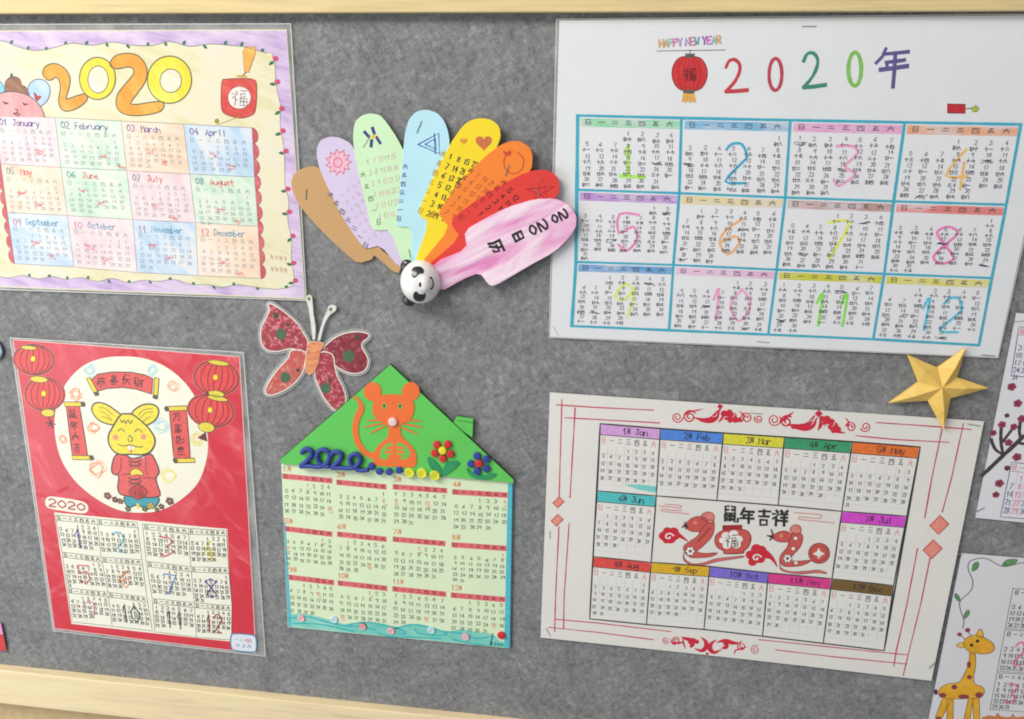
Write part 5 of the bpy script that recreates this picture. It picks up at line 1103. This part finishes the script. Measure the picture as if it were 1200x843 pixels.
for x, y, r in ((296, 514, 8), (323, 496, 8)): gf.poly(pts_of(flat(circ(x, y, r, r, 10)), ZG, H7), ink((60, 40, 34)), 4)
for a in ([292, 472, 278, 452], [268, 488, 246, 470]): gf.line(pts_of(a, ZG, H7), .5, ink((120, 80, 60)), 2.8)
for x, y, rx, ry in ((279, 448, 12, 10), (243, 467, 11, 9)): gf.poly(pts_of(flat(circ(x, y, rx, ry, 10)), ZG, H7), ink((150, 60, 66)), 3)
for x, y, rx, ry in ((285, 600, 9, 15), (287, 656, 11, 10), (220, 700, 13, 11), (168, 736, 17, 11), (262, 742, 24, 10), (330, 735, 17, 13), (150, 838, 14, 8), (196, 878, 12, 8)): gf.poly(smooth(pts_of(flat(circ(x, y, rx, ry, 8)), ZG, H7)), ink((142, 64, 66)), 3.6)
gf.poly(pts_of(flat(circ(138, 722, 9, 13, 8)), ZG, H7), ink((96, 40, 60)), 3); gf.done()
p = Part('orange_animal_drawing', cal7, S7); o = smooth(pts_of([345, 835, 400, 832, 412, 815, 425, 832, 470, 834, 480, 818, 492, 836, 560, 840, 560, 960, 345, 960], ZG, H7), True, 2); p.poly(o, crayon((226, 130, 70), (236, 160, 100), .9), 1.6); p.outline(o, .4, ink((150, 80, 40)), 2); p.done()
for k, (y0, y1, mm) in enumerate(((262, 440, 1), (445, 630, 2), (635, 800, 3))):
    xl = lambda y: 480 - (y - 262) * .19
    q = Quad(*pts_of([xl(y0), y0, xl(y0) + 205, y0 + 12, xl(y1) + 205, y1 + 14, xl(y1), y1], ZG, H7)); mb = Part('month_block', cal7, S7); mb.line([q(0, 0), q(0, 1)], .4, ink((110, 106, 112)), 2); mb.line([q(0, 1), q(1, 1)], .4, ink((110, 106, 112)), 2); mb.line([q(0, .01), q(1, .01)], .4, ink((110, 106, 112)), 2); mo = mb.done()
    d = Part('date_writing', mo, S7); gk7 = ink((88, 84, 90))
    for j in range(7): glyph(d, WEEK[j], q, .06 + j * .135, .05, .085, .11, .5, gk7, 3)
    for dd, col, row in days(mm): num(d, dd, q, .04 + col * .135, .26 + row * .15, .1, .1, .5, gk7, 3)
    glyph(d, '123'[k], q, .3, .3, .2, .5, 1.6, ink((238, 130, 160)), 2.4, .02, 3); d.done()

# ================================================================== 11 odds and ends at the left edge
p = Part('round_badge', None, Flat(2)); c0 = bp(-9, 409.5, 2); p.slab(circ(*c0, 9.2, None, 30), 2.2, 1.2, plain('badge_blue', (150, 176, 200), .3, 0, .5), plain('badge_rim', (70, 74, 90), .4), .3)
ring = circ(*c0, 8.2, None, 30); p.line(ring, 1.6, ink((76, 78, 98)), 1, True); p.sheet = Flat(2.2); p.line(ring, 1.6, ink((76, 78, 98)), 1, True)
o_ = p.done(); o_['label'] = 'pale blue round badge with dark rim, cut off at the left edge'; o_['category'] = 'badge'
tg = thing('paper_bookmark', 'small pink and red paper strip cut off at the left edge near the bottom rail', 'bookmark', bp(-6, 762))
for nm_, f, c in (('pink_strip', [-30, 728, 1, 730.5, 4, 744, -28, 742], (238, 150, 206)), ('red_strip', [-28, 742.2, 4, 744.2, 7.5, 763, -25, 760], (206, 62, 58))):
    p = Part(nm_, tg, Flat(2)); o = pts_of(f, PX, 2); p.slab(o, 2, .6, paper(c, .3)); p.outline(o, .7, ink((150, 50, 70)), 1); p.done()

# ================================================================== 12 staples that pin the sheets
stm = plain('staple_steel', (176, 176, 178), .35, .6)
def staple(x, y, ang, h, where, L=9.0, m=None):
    a = bp(x, y, h); o = thing('staple', 'thin wire staple ' + where, 'staple', a, 'wire staples holding the papers', h)
    p = Part('staple_crown', o, Flat(h)); dx, dy = math.cos(ang), math.sin(ang); w_ = .22
    sec = [(-.5, 0), (-.5, .4), (.5, .4), (.5, 0)]; prev = None
    for t in (-.5, -.46, .46, .5):
        drop = -.5 if abs(t) == .5 else 0
        cur = [p.raw(a[0] + dx * L * t - dy * s_ * w_ * 2, a[1] + dy * L * t + dx * s_ * w_ * 2, h + z + drop) for s_, z in sec]
        if prev:
            for k in range(4): p.face((prev[k], prev[(k + 1) % 4], cur[(k + 1) % 4], cur[k]), m or stm)
        prev = cur
    p.done()
for a in ((948, 31, 0, 1.75, 'at the top edge of the lantern calendar'), (894, 401, .05, 2.0, 'at the bottom edge of the lantern calendar'), (651.5, 388, 1.05, 1.75, 'at the lower left corner of the lantern calendar'), (1158, 416.5, .03, 1.8, 'at the lower right corner of the lantern calendar', 9),
          (1141, 498, .12, 1.75, 'at the top right corner of the twin mouse calendar', 9), (886, 484.5, .06, 1.8, 'between the two red scroll ornaments'), (642.5, 741, 1.1, 2.0, 'at the lower left corner of the twin mouse calendar', 8), (1091.5, 780, 2.1, 3.2, 'at the lower right corner of the twin mouse calendar', 6), (644.5, 627, 1.55, 1.9, 'at the left edge of the twin mouse calendar', 7),
          (491, 149, 2.0, 4.75, 'on the pale blue fan blade', 9), (594, 200, 1.9, 6.4, 'on the orange fan blade', 8), (630, 225, 1.2, 7.1, 'on the red fan blade', 6), (358.5, 228, 1.7, 2.4, 'on the brown fan blade', 8), (480, 297, 1.4, 3.9, 'at the foot of the mint fan blade', 6), (1149, 597, 2.5, 1.7, 'at the lower left corner of the blossom calendar', 6), (1122, 649, .2, 1.7, 'at the top left corner of the giraffe calendar', 7)):
    staple(*a[:5], **({'L': a[5]} if len(a) > 5 else {}))

# strips of clear tape behind the sheet edges
tape_m = film().copy(); tape_m.node_tree.nodes['Map Range'].inputs['To Min'].default_value = .05; tape_m.node_tree.nodes['Map Range'].inputs['To Max'].default_value = .2
for k, (f, lb) in enumerate((([735, 397, 812, 400.5, 812, 407.5, 736, 404], 'clear tape strip under the lower left edge of the lantern calendar'), ([836, 402, 906, 406, 906, 413, 837, 409.5], 'clear tape strip under the lower middle edge of the lantern calendar'),
                             ([722, 455, 796, 460, 795, 471, 721, 466], 'clear tape strip above the first scroll ornament on the white calendar'), ([984, 470, 1060, 477, 1058, 490, 983, 483], 'clear tape strip above the second scroll ornament beside the star'))):
    p = Part('clear_tape', None, Flat(.9)); q = qpx(f, .9); p.grid(q, tape_m, 0, 10); o_ = p.done(); o_['label'] = lb; o_['category'] = 'tape'; o_['group'] = 'clear tape strips'
